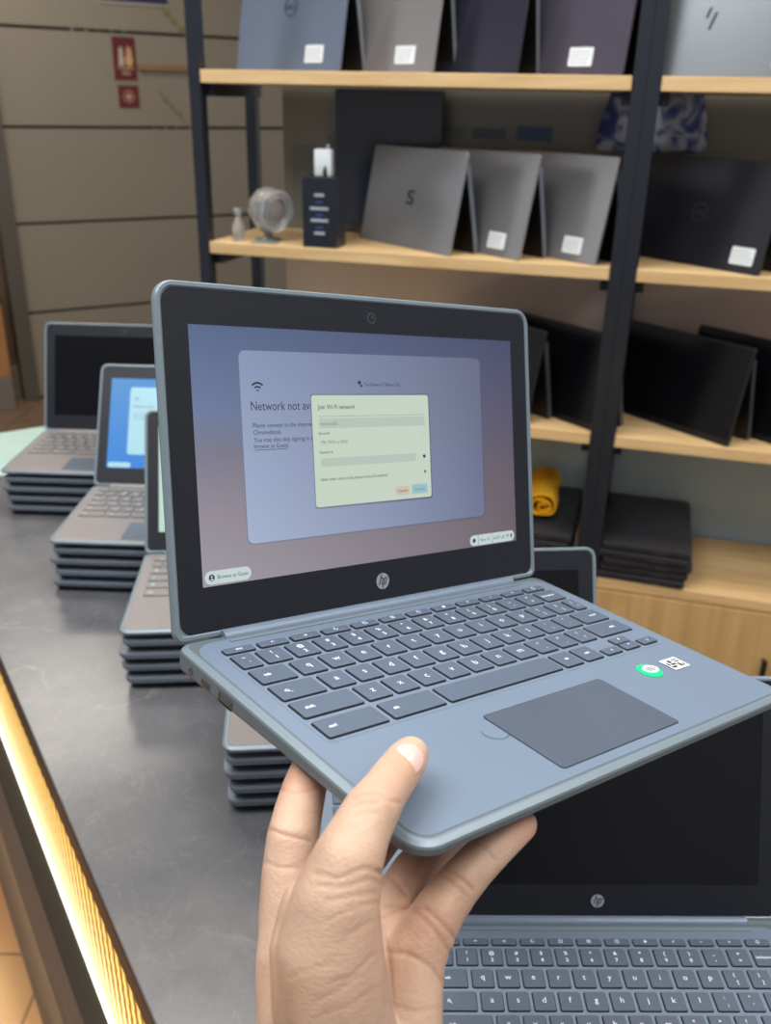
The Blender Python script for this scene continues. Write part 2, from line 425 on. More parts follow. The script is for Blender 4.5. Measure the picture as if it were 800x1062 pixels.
SC['soft'] = emit('screen_soft_ink', srgb(110, 124, 122), 0.9)
SC['field'] = emit('screen_field', srgb(178, 191, 180), 1.0)
SC['pill'] = emit('screen_pill', srgb(196, 212, 212), 0.95)
SC['cancel'] = emit('screen_cancel', srgb(206, 190, 172), 0.95)
SC['conn'] = emit('screen_connect', srgb(152, 190, 200), 0.95)
SC['blue'] = lin2('screen_blue', srgb(60, 140, 205), srgb(40, 130, 215), srgb(30, 110, 210), srgb(30, 110, 215), 1.0)
SC['cyan'] = emit('screen_light_card', srgb(175, 222, 236), 1.0)
SC['mint'] = emit('screen_mint', srgb(190, 218, 206), 1.0)

def ui(parent, a, name, mats, fn):
    bm = bmesh.new(); fn(bm); return lid_part(name, bm, mats, parent, a)

def flat(bm, x0, x1, y0, y1, r, z, mi=0):
    pts = rr(x0 * mm, x1 * mm, y0 * mm, y1 * mm, r * mm, 5)
    bm.faces.new([bm.verts.new((px, py, z)) for px, py in pts]).material_index = mi

def wifi(bm, cx, cy, s, z, mi):
    for r0, r1 in ((0.0, 0.22), (0.42, 0.6), (0.8, 1.0)):
        n = 10
        for k in range(n):
            a0, a1 = math.radians(45 + 90 * k / n), math.radians(45 + 90 * (k + 1) / n)
            pts = [(r1, a0), (r1, a1)] + ([(r0, a1), (r0, a0)] if r0 else [(0, 0)])
            bm.faces.new([bm.verts.new(((cx + s * r * math.cos(q)) * mm, (cy + s * r * math.sin(q)) * mm, z)) for r, q in pts]).material_index = mi

def held_ui(scr, a):
    Z = 0.0003
    def card(bm):
        flat(bm, -98.3, 96.4, -51.8, 58.9, 4.2, Z, 1); flat(bm, -97.6, 95.6, -51.0, 58.8, 4, Z + 0.00005, 0)
    ui(scr, a, 'network_card', [SC['card'], SC['shadow']], card)
    def words(bm):
        z = Z + 0.0001
        wifi(bm, -86.2, 35.6, 5.6, z, 0)
        text(bm, 'Network not available', -91.2 * mm, 25.0 * mm, z, 0.0074, 0, 'l', width=0.0565)
        for s, y in (('Please connect to the internet to set up your', 15.2), ('Chromebook.', 11.2), ('You may also skip signing in and', 6.9), ('browse as Guest.', 3.3)):
            text(bm, s, -90.5 * mm, y * mm, z, 0.0037, 0, 'l', sx=0.93)
        flat(bm, -90.3, -68, 2.2, 2.5, 0.05, z)
        text(bm, 'TechSpace 5 Below 5G', -8.4 * mm, 39.3 * mm, z, 0.0030, 0, 'l', width=0.030)
        text(bm, '\u25c6', -13.4 * mm, 40.2 * mm, z, 0.0032, 0); text(bm, '\u25c6', -11.4 * mm, 38.6 * mm, z, 0.0022, 0)
    ui(scr, a, 'card_text', [SC['ink']], words)
    def dlg(bm):
        z = Z + 0.0002
        flat(bm, -49.8, 46.4, -34.9, 34.2, 2, z - 0.00004, 5)
        flat(bm, -49.2, 45.6, -33.8, 33.6, 1.8, z)
        z += 0.00006
        text(bm, 'Join Wi-Fi network', -44.8 * mm, 25.2 * mm, z, 0.0040, 1, 'l', width=0.0285)
        flat(bm, -44.6, 41.8, 20.7, 20.9, 0.05, z, 2)
        flat(bm, -44.4, 41.6, 13.6, 19.6, 0.8, z, 3)
        text(bm, 'Network name (SSID)', -43.4 * mm, 15.5 * mm, z + .00003, 0.0028, 2, 'l', width=0.013)
        text(bm, 'Security', -44.8 * mm, 9.9 * mm, z, 0.0025, 1, 'l', width=0.008)
        text(bm, 'PSK (WPA or RSN)', -43.4 * mm, 4.2 * mm, z, 0.0029, 2, 'l', width=0.020)
        text(bm, '\u25be', 38.8 * mm, 5 * mm, z, 0.003, 2)
        text(bm, 'Password', -44.8 * mm, -1.6 * mm, z, 0.0025, 1, 'l', width=0.0095)
        flat(bm, -44.0, 33.0, -9.6, -4.4, 0.8, z, 3)
        text(bm, 'Allow other users of this device to use this network', -45.0 * mm, -18.2 * mm, z, 0.0028, 1, 'l', width=0.053)
        disc(bm, 40.2 * mm, -6.6 * mm, z, 0.0012, 12, 1); disc(bm, 40.4 * mm, -16.8 * mm, z, 0.0011, 12, 2)
        flat(bm, 14, 26.4, -31, -25.2, 0.7, z, 6); flat(bm, 28.2, 42, -31, -24.8, 0.7, z, 7)
        text(bm, 'Cancel', 20.2 * mm, -29.1 * mm, z + .00003, 0.0027, 1, 'c', width=0.008)
        text(bm, 'Connect', 35.1 * mm, -29 * mm, z + .00003, 0.0027, 2, 'c', width=0.009)
    ui(scr, a, 'wifi_dialog', [SC['dlg'], SC['ink'], SC['soft'], SC['field'], SC['ink'], SC['shadow'], SC['cancel'], SC['conn']], dlg)
    def pill(bm):
        flat(bm, -126.6, -96.8, -71.0, -63.4, 3.7, Z); disc(bm, -122.3 * mm, -67.2 * mm, Z + .00005, 0.0019, 16, 1)
        disc(bm, -122.3 * mm, -66.7 * mm, Z + .00009, 0.0006, 12, 0); flat(bm, -123.3, -121.3, -68.6, -67.8, .35, Z + .00009, 0)
        text(bm, 'Browse as Guest', -118.6 * mm, -68.2 * mm, Z + .00005, 0.0031, 1, 'l', width=0.020)
    ui(scr, a, 'guest_button', [SC['pill'], SC['ink']], pill)
    def tray(bm):
        flat(bm, 80.4, 125.8, -71.4, -64.0, 3.6, Z)
        disc(bm, 84.4 * mm, -67.7 * mm, Z + .00005, 0.0015, 14, 1)
        flat(bm, 88.4, 88.7, -71.2, -64.2, .1, Z + .00005, 1); flat(bm, 102.6, 102.9, -71.2, -64.2, .1, Z + .00005, 1)
        text(bm, 'Nov 12', 95.4 * mm, -68.8 * mm, Z + .00005, 0.0030, 1, 'c', width=0.0095)
        text(bm, '6:07 US', 110 * mm, -68.8 * mm, Z + .00005, 0.0030, 1, 'c', width=0.011)
        wifi(bm, 118.6, -69, 2.4, Z + .00005, 1); flat(bm, 121.8, 123.2, -69.2, -66.2, .2, Z + .00005, 1)
    ui(scr, a, 'status_tray', [SC['pill'], SC['ink']], tray)

def open_laptop(mw, a, label, near, screen='off', thick=0.0165, group='open laptops on the counter stacks', held=False, keys=True, logo=True):
    t = empty('open_laptop', mw, label, 'laptop', group)
    case = M['case'] if near else M['case_far']; deck = M['deck'] if near else M['deck_far']
    if held: t.pop('group', None) if False else None
    b = link('base', base_mesh(case, thick), t)
    link('palm_rest', deck_mesh(deck), t)
    link('touchpad', touch_mesh(), t)
    kb = link('keyboard', tray_mesh(deck), t)
    for me in KEYS:
        k = link('key', me, kb)
        if not near: k.material_slots[0].link = 'OBJECT'; k.material_slots[0].material = M['keytop_far']
    bm = bmesh.new(); tube(bm, [OFF + Vector((x, -0.0012, -0.0022)) for x in (-0.1185, 0.1185)], 0.0052, 18)
    link('hinge', finish(bm, deck, True, 50), t)
    bm = bmesh.new(); box(bm, -0.1185, 0.1185, -0.0118, -0.0098, 0.0002, 0.0009); bmesh.ops.translate(bm, vec=OFF, verts=bm.verts)
    link('hinge_cover', finish(bm, M['rim']), t)
    # lid
    bm = bmesh.new()
    plate(bm, -0.1468, 0.1468, -0.1005, 0.0948, [0.011, 0.011, 0.006, 0.006],
          [(0.0036, 0.0), (0.0026, 0.0011), (0.0008, 0.001), (0.0, 0.0), (0.0, -0.0035), (0.001, -0.0055), (0.004, -0.0068)], seg=8)
    lid = lid_part('lid', bm, [M['rim'] if near else M['rim']], t, a, True)
    bm = bmesh.new()
    x0, x1, y0, y1 = -0.1430, 0.1430, -0.0976, 0.0913
    sx, sy = 0.12805, 0.072
    # bezel as a frame around the screen
    outer = rr(x0, x1, y0, y1, 0.008, 8); 
    inner = []
    for px, py in outer:
        inner.append((max(-sx, min(sx, px * 1.0)), max(-sy, min(sy, py))))
    vo = [bm.verts.new((px, py, 0.0003)) for px, py in outer]
    n = len(vo); vi = []
    corners = [(sx, sy), (-sx, sy), (-sx, -sy), (sx, -sy)]
    seg = n // 4
    for i in range(n):
        vi.append(corners[i // seg])
    cv = [bm.verts.new((c[0], c[1], 0.0003)) for c in corners]; cd = [bm.verts.new((c[0], c[1], -0.0009)) for c in corners]
    for i in range(n):
        j = (i + 1) % n; ci, cj = i // seg, j // seg
        if ci == cj: bm.faces.new((vo[i], vo[j], cv[ci]))
        else: bm.faces.new((vo[i], vo[j], cv[cj], cv[ci]))
    for k in range(4): bm.faces.new((cv[k], cv[(k + 1) % 4], cd[(k + 1) % 4], cd[k]))
    lid_part('bezel', bm, [M['bezel']], t, a)
    bm = bmesh.new(); flat(bm, -128.05, 128.05, -72, 72, 0.01, 0.0001)
    sm = {'off': M['screen_off'], 'held': SC['wall'], 'blue': SC['blue'], 'mint': SC['mint']}[screen]
    scr = lid_part('screen', bm, [sm], t, a)
    if screen == 'held': held_ui(scr, a)
    if screen in ('blue', 'mint'):
        def c(bm):
            if screen == 'blue': flat(bm, -97, 95, -50, 58, 4, 0.0003)
            else: flat(bm, -122, 122, -68, 60, 2, 0.0003)
        ui(scr, a, 'network_card', [SC['cyan'] if screen == 'blue' else SC['mint']], c)
        def c2(bm):
            wifi(bm, -86.2, 35.6, 5.6, 0.0004, 0); text(bm, 'Network not available', -91 * mm, 25 * mm, .0004, .007, 0, width=.08)
            for q in range(3): text(bm, 'Please connect to the internet to set', -90.5 * mm, (15 - 4.2 * q) * mm, .0004, .0034, 0)
        if screen == 'blue': ui(scr, a, 'card_text', [SC['soft']], c2); ui(scr, a, 'guest_button', [SC['cyan']], lambda bm: flat(bm, -126.6, -90, -71, -63, 3.7, .0003))
    bm = bmesh.new(); disc(bm, 0, 0.0815, 0.0005, 0.0034, 20, 2, 0.0004); disc(bm, 0, 0.0815, 0.0006, 0.0026, 20, 0); disc(bm, 0.0004, 0.0819, 0.0007, 0.0008, 16, 2); disc(bm, -.0095, .0815, .0004, .0006, 8, 1); disc(bm, .019, .0815, .0004, .0006, 8, 1)
    lid_part('webcam', bm, [M['black'], M['keyside'], M['steel_edge']], t, a)
    if logo:
        bm = bmesh.new(); hp_logo(bm, 0.0, -0.085, 0.0008, 0.0052, 0, 1)
        lid_part('logo_badge', bm, [M['silver'], M['logo_dark']], t, a)
    return t

# held laptop --------------------------------------------------------------
RH = Matrix(((0.7667841479, -0.6291049568, 0.1275500833), (0.0823299692, 0.2934500778, 0.9524226100), (-0.6366033668, -0.7198013651, 0.2768070595)))
TH = Vector((-0.0015858274, -0.0589109405, -0.5894007727))
HW = Matrix.Translation(CAMROT @ TH + EYE) @ (CAMROT @ RH).to_4x4()
held = open_laptop(HW @ Matrix.Translation(-OFF), 0.26514, 'slate blue open laptop held in a hand with a lit wifi dialog on its screen', True, 'held', held=True, group=None)
ports(held)
bm = bmesh.new(); disc(bm, 0.0862, -0.1448, 0.0010, 0.0078, 36, 0, 0.0005)
for k in range(36):
    pass
vs = [bm.verts.new((0.0885 + 0.0062 * math.cos(2 * PI * k / 28), -0.1438 + 0.0044 * math.sin(2 * PI * k / 28), 0.00108)) for k in range(28)]
bm.faces.new(vs).material_index = 1
for q, (w, yy) in enumerate(((0.0075, 0.0012), (0.0085, -0.0002), (0.006, -0.0016))):
    box(bm, 0.0885 - w / 2, 0.0885 + w / 2, -0.1438 + yy - 0.0004, -0.1438 + yy + 0.0004, 0.00109, 0.00112, 0, 2)
bmesh.ops.translate(bm, vec=OFF, verts=bm.verts)
link('round_sticker', finish(bm, [M['green'], M['white'], SC['soft']]), held)['label'] = 'round green sticker with a white oval'
bm = bmesh.new()
flat(bm, 103.2, 118.8, -151.8, -139.4, 0.3, 0.00095, 0)
rnd = random.Random(3)
for (a0, a1, b0, b1) in ((104.4, 109.2, -149.6, -147.8), (104.4, 106, -146.8, -143.2), (107, 111.5, -147, -145.2), (107.5, 110.5, -144.4, -141.4), (112, 114.5, -150, -146), (112.6, 117.4, -144.8, -143.6), (112.6, 117.2, -142.6, -141.6), (115.4, 117.2, -149.6, -147.6)):
    flat(bm, a0, a1, b0, b1, 0.2, 0.00105, 1)
bmesh.ops.translate(bm, vec=OFF, verts=bm.verts)
link('barcode_sticker', finish(bm, [M['white'], M['ink']]), held)['label'] = 'small white sticker with black print'
bm = bmesh.new()
for k in range(22):
    a0 = math.radians(150 + 9 * k); a1 = math.radians(150 + 9 * (k + 1))
    bm.faces.new([bm.verts.new((-0.0525 + r * math.cos(q), -0.1515 + r * 0.9 * math.sin(q), 0.00075)) for r, q in ((0.0075, a0), (0.0075, a1), (0.0072, a1), (0.0072, a0))])
bmesh.ops.translate(bm, vec=OFF, verts=bm.verts)
link('ring_mark', finish(bm, M['touchline']), held)['label'] = 'faint round sticker outline beside the touchpad'

# stacks on the counter ------------------------------------------------------
def closed_mesh():
    bm = bmesh.new()
    plate(bm, -0.147, 0.147, -0.1005, 0.1005, [0.009, 0.009, 0.013, 0.013],
          [(0.0, 0.0114), (0.0006, 0.0100), (0.0035, 0.0088), (0.007, 0.0020), (0.010, 0.0012)], [0, 1, 1, 1, 0, 1], seg=6)  # dark bottom cover, shaped steep to paint in the shadow gaps between slabs
    base = finish(bm, [M['case_far'], M['under']], True, 40)
    bm = bmesh.new()
    plate(bm, -0.1468, 0.1468, -0.1, 0.1, [0.011, 0.011, 0.011, 0.011], [(0.002, 0.0172), (0.0006, 0.0168), (0.0, 0.0158), (0.0002, 0.0124), (0.0012, 0.0120)], [0, 0, 0, 0, 0, 0], seg=6)
    lid = finish(bm, [M['case_far']], True, 40)
    bm = bmesh.new()
    for x in (-0.11, 0.11):
        for y in (-0.072, 0.07): box(bm, x - 0.012, x + 0.012, y - 0.004, y + 0.004, 0.0, 0.0022)
    feet = finish(bm, M['black'])
    return base, lid, feet
CB, CL, CF = closed_mesh()
TABLE_Z = 1.45 - 0.643
STK = [ # x, y, yaw, lid lean, closed count, screen, near, label words
    (-0.4800, 1.5790, -0.023, 0.345, 4, 'off', False, 'open grey laptop with a dark screen on the farthest counter stack', 'farthest counter stack'),
    (-0.3148, 1.3277, -0.0214, 0.5224, 4, 'blue', False, 'open grey laptop with a bright blue screen on the second farthest stack', 'stack below the blue screen laptop'),
    (-0.1765, 1.1121, 0.0911, 0.4992, 4, 'mint', False, 'open grey laptop behind the left edge of the held lid, pale screen edge showing', 'stack just left of the held laptop'),
    (-0.0246, 0.9110, 0.1024, 0.50, 4, 'off', False, 'open grey laptop whose front left corner shows under the held laptop, above the index finger', 'stack beside the index finger'),
    (0.0750, 0.7140, 0.1040, 0.42, 4, 'off', True, 'open laptop behind the held one, top right of its dark lid showing beside the shelves', 'stack hidden under the held laptop'),
    (0.1671, 0.5080, 0.0225, 0.386, 4, 'off', True, 'nearest open laptop below the held one, dark screen and round silver badge', 'stack under the nearest laptop')]
for si, (x, y, yaw, lean, n, scr, near, lab, where) in enumerate(STK):
    zt = TABLE_Z + 0.081
    R = Matrix.Rotation(yaw, 4, 'Z') @ Matrix.Scale(0.95 if si == 4 else 0.955 if si == 5 else 1, 4)
    org = Matrix.Translation((x, y, zt)) @ R                       # hinge line
    th = 0.013
    open_laptop(org @ Matrix.Translation(-OFF), lean, lab, near, scr, thick=th)
    ctr = org @ Vector((0, -0.101, 0))
    dz = (zt - th - TABLE_Z) / n
    rr_ = random.Random(20 + si)
    for k in range(n):
        sh = Matrix.Translation((0.003 * (rr_.random() - 0.5) * 2 + (0.0015 if k % 2 else -0.001), 0.0015 * (rr_.random() - 0.5), 0))
        mw = Matrix.Translation((ctr.x, ctr.y, TABLE_Z + k * dz)) @ R @ sh @ Matrix.Diagonal((1, 1, dz / 0.0172 / R.to_scale()[2], 1))
        order = ['lowest', 'second from the bottom', 'third from the bottom', 'topmost closed one'][k] if n == 4 else ['lowest', 'middle', 'topmost closed one'][k]
        t = empty('closed_laptop', mw, 'closed grey laptop, %s in the %s' % (order, where), 'laptop', 'closed laptops stacked on the counter')
        link('base', CB, t); link('lid', CL, t); link('foot_pads', CF, t)

# ------------------------------------------------------------------ counter
n2 = Vector((-0.844, -0.536, 0)).normalized(); d2 = Vector((0.536, -0.844, 0)).normalized()
def frame_at(c, s=0):             # x = outward across the counter edge, y = along it towards the viewer
    return Matrix(((n2.x, d2.x, 0, 0), (n2.y, d2.y, 0, 0), (0, 0, 1, 0), (0, 0, 0, 1)))
CM = Matrix(((n2.x, d2.x, 0, 0), (n2.y, d2.y, 0, 0), (0, 0, 1, 0), (0, 0, 0, 1)))
Ec = -0.114                       # n.p of the counter edge
S0, S1 = -1.935, 0.62              # along the edge
ct = empty('display_counter', CM @ Matrix.Translation((0, 0, 0)), 'long dark stone topped counter with a glowing yellow light strip under its edge', 'counter')
def cpart(name, bm, mats, smooth=False): return link(name, finish(bm, mats, smooth), ct)
bm = bmesh.new(); box(bm, -0.74, Ec, S0, S1, TABLE_Z - 0.006, TABLE_Z, 0.0012); cpart('stone_top', bm, M['stone'])
bm = bmesh.new(); box(bm, -0.735, Ec + 0.0005, S0, S1, TABLE_Z - 0.04, TABLE_Z - 0.0062, 0.001); cpart('edge_trim', bm, M['trim_dark'])
zl = 1.45 - 0.885
def led_mat():
    m, t, b = nt('light_strip_glow')
    tc = N(t, 'ShaderNodeTexCoord'); sp = N(t, 'ShaderNodeSeparateXYZ'); t.links.new(tc.outputs['Object'], sp.inputs[0])
    mr = N(t, 'ShaderNodeMapRange'); mr.inputs['From Min'].default_value = zl; mr.inputs['From Max'].default_value = TABLE_Z - 0.04
    t.links.new(sp.outputs['Z'], mr.inputs['Value'])
    # fluted glass: fine upright flutes, and finer cross lines higher up
    def wave(axis, period, off=0):
        mu = N(t, 'ShaderNodeMath', operation='MULTIPLY'); mu.inputs[1].default_value = 2 * PI / period; t.links.new(sp.outputs[axis], mu.inputs[0])
        s = N(t, 'ShaderNodeMath', operation='SINE'); t.links.new(mu.outputs[0], s.inputs[0])
        ad = N(t, 'ShaderNodeMath', operation='MULTIPLY_ADD'); ad.inputs[1].default_value = 0.5; ad.inputs[2].default_value = 0.5; t.links.new(s.outputs[0], ad.inputs[0]); return ad
    w1 = wave('Y', 0.021); w2 = wave('Z', 0.018)
    base = ramp(t, [(0.0, srgb(255, 205, 100)), (0.05, srgb(255, 240, 190)), (0.3, srgb(255, 244, 200)), (0.55, srgb(255, 232, 150)), (0.78, srgb(255, 214, 110)), (0.92, srgb(240, 186, 80)), (1.0, srgb(170, 110, 40))], mr.outputs[0])
    dark = ramp(t, [(0.0, srgb(200, 130, 40)), (0.12, srgb(255, 226, 150)), (0.3, srgb(240, 186, 90)), (0.5, srgb(150, 96, 34)), (1.0, srgb(90, 56, 22))], mr.outputs[0])
    m1 = N(t, 'ShaderNodeMath', operation='MULTIPLY'); t.links.new(w1.outputs[0], m1.inputs[0])
    m3 = N(t, 'ShaderNodeMath', operation='MULTIPLY_ADD'); m3.inputs[1].default_value = 0.45; m3.inputs[2].default_value = 0.55; t.links.new(w2.outputs[0], m3.inputs[0]); t.links.new(m3.outputs[0], m1.inputs[1])
    sh = ramp(t, [(0.25, (0, 0, 0, 1)), (0.6, (1, 1, 1, 1))], m1.outputs[0])
    mx = N(t, 'ShaderNodeMix', data_type='RGBA'); t.links.new(sh.outputs[0], mx.inputs[0]); t.links.new(dark.outputs[0], mx.inputs[6]); t.links.new(base.outputs[0], mx.inputs[7])
    t.links.new(mx.outputs[2], b.inputs['Emission Color']); b.inputs['Emission Strength'].default_value = 1.5
    b.inputs['Base Color'].default_value = srgb(90, 60, 20); b.inputs['Roughness'].default_value = 0.3
    return m
bm = bmesh.new(); box(bm, -0.60, Ec - 0.004, S0, S1, zl, TABLE_Z - 0.0402); cpart('light_panel', bm, led_mat())
bm = bmesh.new()
box(bm, Ec - 0.0045, Ec - 0.0005, S0, S1, zl + 0.003, zl + 0.007)
cpart('light_tape', bm, emit('light_tape', srgb(255, 250, 225), 2.2))
bm = bmesh.new(); box(bm, -0.60, Ec + 0.021, S0, S1, zl - 0.012, zl - 0.0005); cpart('dark_ledge', bm, M['trim_dark'])
bm = bmesh.new(); box(bm, -0.60, Ec + 0.0215, S0, S1, 0.0, zl - 0.0125); cpart('wood_front', bm, M['plinth'])
# bright reflection on the counter end, painted as a thin pale mint slab
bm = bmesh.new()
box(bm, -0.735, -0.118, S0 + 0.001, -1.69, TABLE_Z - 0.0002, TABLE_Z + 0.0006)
ln = cpart('mint_reflection', bm, mat('mint_sheen', srgb(188, 214, 204), 0.15)); ln['label'] = 'pale mint reflection painted on the far end of the counter'

# ------------------------------------------------------------------ racks
O3 = Vector((-0.418, 2.162, 0)); RX = Vector((0.9637, -0.267, 0)); RY = Vector((0.267, 0.9637, 0))
RM = Matrix(((RX.x, RY.x, 0, O3.x), (RX.y, RY.y, 0, O3.y), (0, 0, 1, 0), (0, 0, 0, 1)))
BT = 0.026
ZS = {'top': 1.502, 'mid': 1.147, 'low': 0.788, 'base': 0.438}
PT = 2.15
back_shade_cols = {'top': srgb(70, 70, 72), 'mid': srgb(122, 118, 104), 'low': srgb(206, 194, 184), 'base': srgb(160, 182, 196)}  # per-bay colours hold the shade and reflected light on the back
BK = {k: mat('back_panel_' + k, c, 0.3, 0, 0.12, 3) for k, c in back_shade_cols.items()}
def rack(x0, x1, label):
    t = empty('shelving_rack', RM @ Matrix.Translation(((x0 + x1) / 2, 0.15, 0)), label, 'shelf', 'steel and wood racks along the back wall')
    sh = Matrix.Translation((-(x0 + x1) / 2, -0.15, 0))
    def p(name, bm, m, smooth=False):
        xf(bm, sh); return link(name, finish(bm, m, smooth), t)
    for (a, b) in ((x0 - 0.0265, x0), (x1, x1 + 0.0265)):
        for y in ((-0.002, 0.03), (0.288, 0.318)):
            bm = bmesh.new(); box(bm, a, b, y[0], y[1], 0, PT, 0.0015); p('post', bm, M['post'])
    for nme, z in ZS.items():
        if nme == 'base': continue
        bm = bmesh.new(); box(bm, x0 + 0.0005, x1 - 0.0005, 0.0, 0.30, z - BT, z, 0.0015); p('shelf_board', bm, M['board'])
        for (a, b) in ((x0 - 0.001, x0 + 0.018), (x1 - 0.018, x1 + 0.001)):
            bm = bmesh.new(); box(bm, a, b, 0.028, 0.29, z - BT - 0.026, z - BT - 0.0005); p('side_rail', bm, M['post'])
    bm = bmesh.new(); box(bm, x0 + 0.0005, x1 - 0.0005, -0.004, 0.31, ZS['base'] - BT, ZS['base'], 0.0015); p('base_board', bm, M['board'])
    bm = bmesh.new(); box(bm, x0 + 0.001, x1 - 0.001, 0.004, 0.305, 0.02, ZS['base'] - BT - 0.0008); p('cabinet_box', bm, M['cabinet'])
    w = (x1 - x0) / 2
    for k in range(2):
        bm = bmesh.new(); box(bm, x0 + 0.003 + k * w, x0 + (k + 1) * w - 0.003, -0.006, 0.0035, 0.03, ZS['base'] - BT - 0.004, 0.001)
        dr = p('cabinet_door', bm, M['cabinet'])
        bm = bmesh.new(); hx = x0 + (k + 1) * w - 0.06
        box(bm, hx, hx + 0.012, -0.03, -0.022, 0.20, 0.30, 0.002); box(bm, hx + 0.002, hx + 0.010, -0.024, -0.005, 0.206, 0.214); box(bm, hx + 0.002, hx + 0.010, -0.024, -0.005, 0.286, 0.294)
        xf(bm, sh); link('door_handle', finish(bm, M['black']), dr)
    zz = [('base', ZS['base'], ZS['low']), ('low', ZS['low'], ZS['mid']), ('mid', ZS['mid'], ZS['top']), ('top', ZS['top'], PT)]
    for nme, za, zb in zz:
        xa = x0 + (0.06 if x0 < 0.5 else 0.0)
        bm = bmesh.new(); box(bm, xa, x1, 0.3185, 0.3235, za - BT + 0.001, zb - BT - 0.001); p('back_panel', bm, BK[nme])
    return t
rack(0.0, 0.9, 'left steel rack with wooden shelves, laptops and a clear loupe on it')
rack(0.953, 1.853, 'right steel rack with wooden shelves over a wooden cabinet')

# tented laptops -------------------------------------------------------------
def tent(cx, cy, z, label, lidm, group, W=0.325, logo=None, sticker=True, front='lid', face=0.6435, H=0.213, sp=0.084, stick_x=0.05):
    """cx, cy = right bottom front corner in the rack's frame; the fold is at the top"""
    c, s = math.cos(face), math.sin(face)
    L = Matrix(((c, s, 0, cx), (-s, c, 0, cy), (0, 0, 1, z), (0, 0, 0, 1)))      # local x along the width (right = +)
    t = empty('tented_laptop', RM @ L @ Matrix.Translation((-W / 2, sp / 2, 0)), label, 'laptop', group)
    sh = Matrix.Translation((W / 2, -sp / 2, 0))
    th = math.atan2(sp / 2, H * 0.98); 
    def panel(name, front_side, loops, mats, mi=None):
        bm = bmesh.new(); Hh = H if front_side else H - 0.024
        plate(bm, -W, 0, 0, Hh, 0.007, loops, mi)
        # plate plane: x, y(up along panel), z(normal outward)
        if front_side: R = Matrix(((1, 0, 0, 0), (0, math.sin(th), -math.cos(th), 0), (0, math.cos(th), math.sin(th), 0), (0, 0, 0, 1)))
        else: R = Matrix.Translation((0, sp, 0)) @ Matrix(((1, 0, 0, 0), (0, -math.sin(th), math.cos(th), 0), (0, math.cos(th), math.sin(th), 0), (0, 0, 0, 1)))
        xf(bm, sh @ R); return link(name, finish(bm, mats, True, 40), t), sh @ R
    lidp, R = panel('lid', True, [(0.001, 0.0), (0.0, -0.001), (0.0, -0.005), (0.001, -0.006)], [lidm])
    panel('keyboard_base', False, [(0.001, 0.003), (0.0, 0.002), (0.0, -0.007), (0.001, -0.008)], [M['case_far'] if front == 'lid' else M['steel_edge'], M['black']], [0, 0, 0, 0, 1])
    bm = bmesh.new(); tube(bm, [(-W + 0.02, sp / 2 + 0.010, H * math.cos(th) - 0.018), (-0.02, sp / 2 + 0.010, H * math.cos(th) - 0.018)], 0.005, 10)
    xf(bm, sh); link('hinge', finish(bm, M['black'], True), t)
    if front == 'screen':
        bm = bmesh.new(); plate(bm, -W + 0.006, -0.006, 0.014, H - 0.006, 0.002, [(0.0, 0.0008), (0.0, -0.0004)]); xf(bm, R)
        link('screen', finish(bm, M['screen_off']), t)
    if sticker:
        bm = bmesh.new(); plate(bm, -stick_x - 0.052, -stick_x, 0.016, 0.050, 0.003, [(0.0, 0.0012), (0.0, 0.0002)], [0, 0, 0])
        rn = random.Random(int(cx * 1000))
        for k in range(4):
            x = -stick_x - 0.047
            while x < -stick_x - 0.012:
                w = 0.004 + 0.006 * rn.random(); box(bm, x, x + w, 0.0215 + 0.0065 * k, 0.0235 + 0.0065 * k, 0.0012, 0.00125, 0, 1); x += w + 0.002
        xf(bm, R); link('price_sticker', finish(bm, [M['white'], mat('sticker_print', srgb(150, 158, 168), 0.6)]), t)['label'] = 'small white printed price sticker'
    if logo:
        bm = bmesh.new(); cxm = -W / 2; cym = H / 2
        if logo == 'dell':
            for k in range(28):
                a0, a1 = 2 * PI * k / 28, 2 * PI * (k + 1) / 28
                bm.faces.new([bm.verts.new((cxm + r * math.cos(q), cym + r * math.sin(q), 0.0006)) for r, q in ((0.019, a0), (0.019, a1), (0.0165, a1), (0.0165, a0))])
            text(bm, 'DELL', cxm, cym - 0.0045, 0.0006, 0.0125, 0, 'c', width=0.029, bold=True)
        elif logo == 's': text(bm, 'S', cxm, cym - 0.014, 0.0006, 0.044, 0, 'c', bold=True, sx=1.5)
        elif logo == 'slashes':
            for (x, y, h) in ((-0.008, 0.006, 0.018), (-0.001, -0.014, 0.030)):
                bm.faces.new([bm.verts.new((cxm - 0.05 + x + a + 0.33 * b, cym - 0.03 + y + b, 0.0006)) for a, b in ((0, 0), (0.005, 0), (0.005, h), (0, h))])
        xf(bm, R); link('lid_logo', finish(bm, M['ink']), t)
    return t
LG = {k: mat('lid_' + k, srgb(*c), r, me, 0.03, 6) for k, (c, r, me) in dict(
    steel=((150, 152, 156), 0.25, 0.55), blue=((118, 130, 150), 0.25, 0.55), taupe=((150, 146, 146), 0.25, 0.55), dark=((58, 58, 72), 0.22, 0.5), plum=((92, 88, 102), 0.25, 0.5),
    silver=((124, 129, 133), 0.32, 0.6), grey=((150, 150, 152), 0.25, 0.55), black=((50, 50, 57), 0.25, 0.5)).items()}
zt, zm, zlw = ZS['top'] + 0.0005, ZS['mid'] + 0.0005, ZS['low'] + 0.0005
gt, gm, gl = 'laptops tented on the top shelf', 'laptops tented on the middle shelf', 'black laptops tented on the lower shelf'
fa = 0.42
tent(0.312, 0.006, zt, 'blue grey laptop with a round logo, leftmost on the top shelf', LG['blue'], gt, W=0.315, logo='dell', face=fa, H=0.25)
tent(0.509, 0.006, zt, 'taupe silver laptop second from left on the top shelf', LG['taupe'], gt, face=fa, H=0.25, W=0.31)
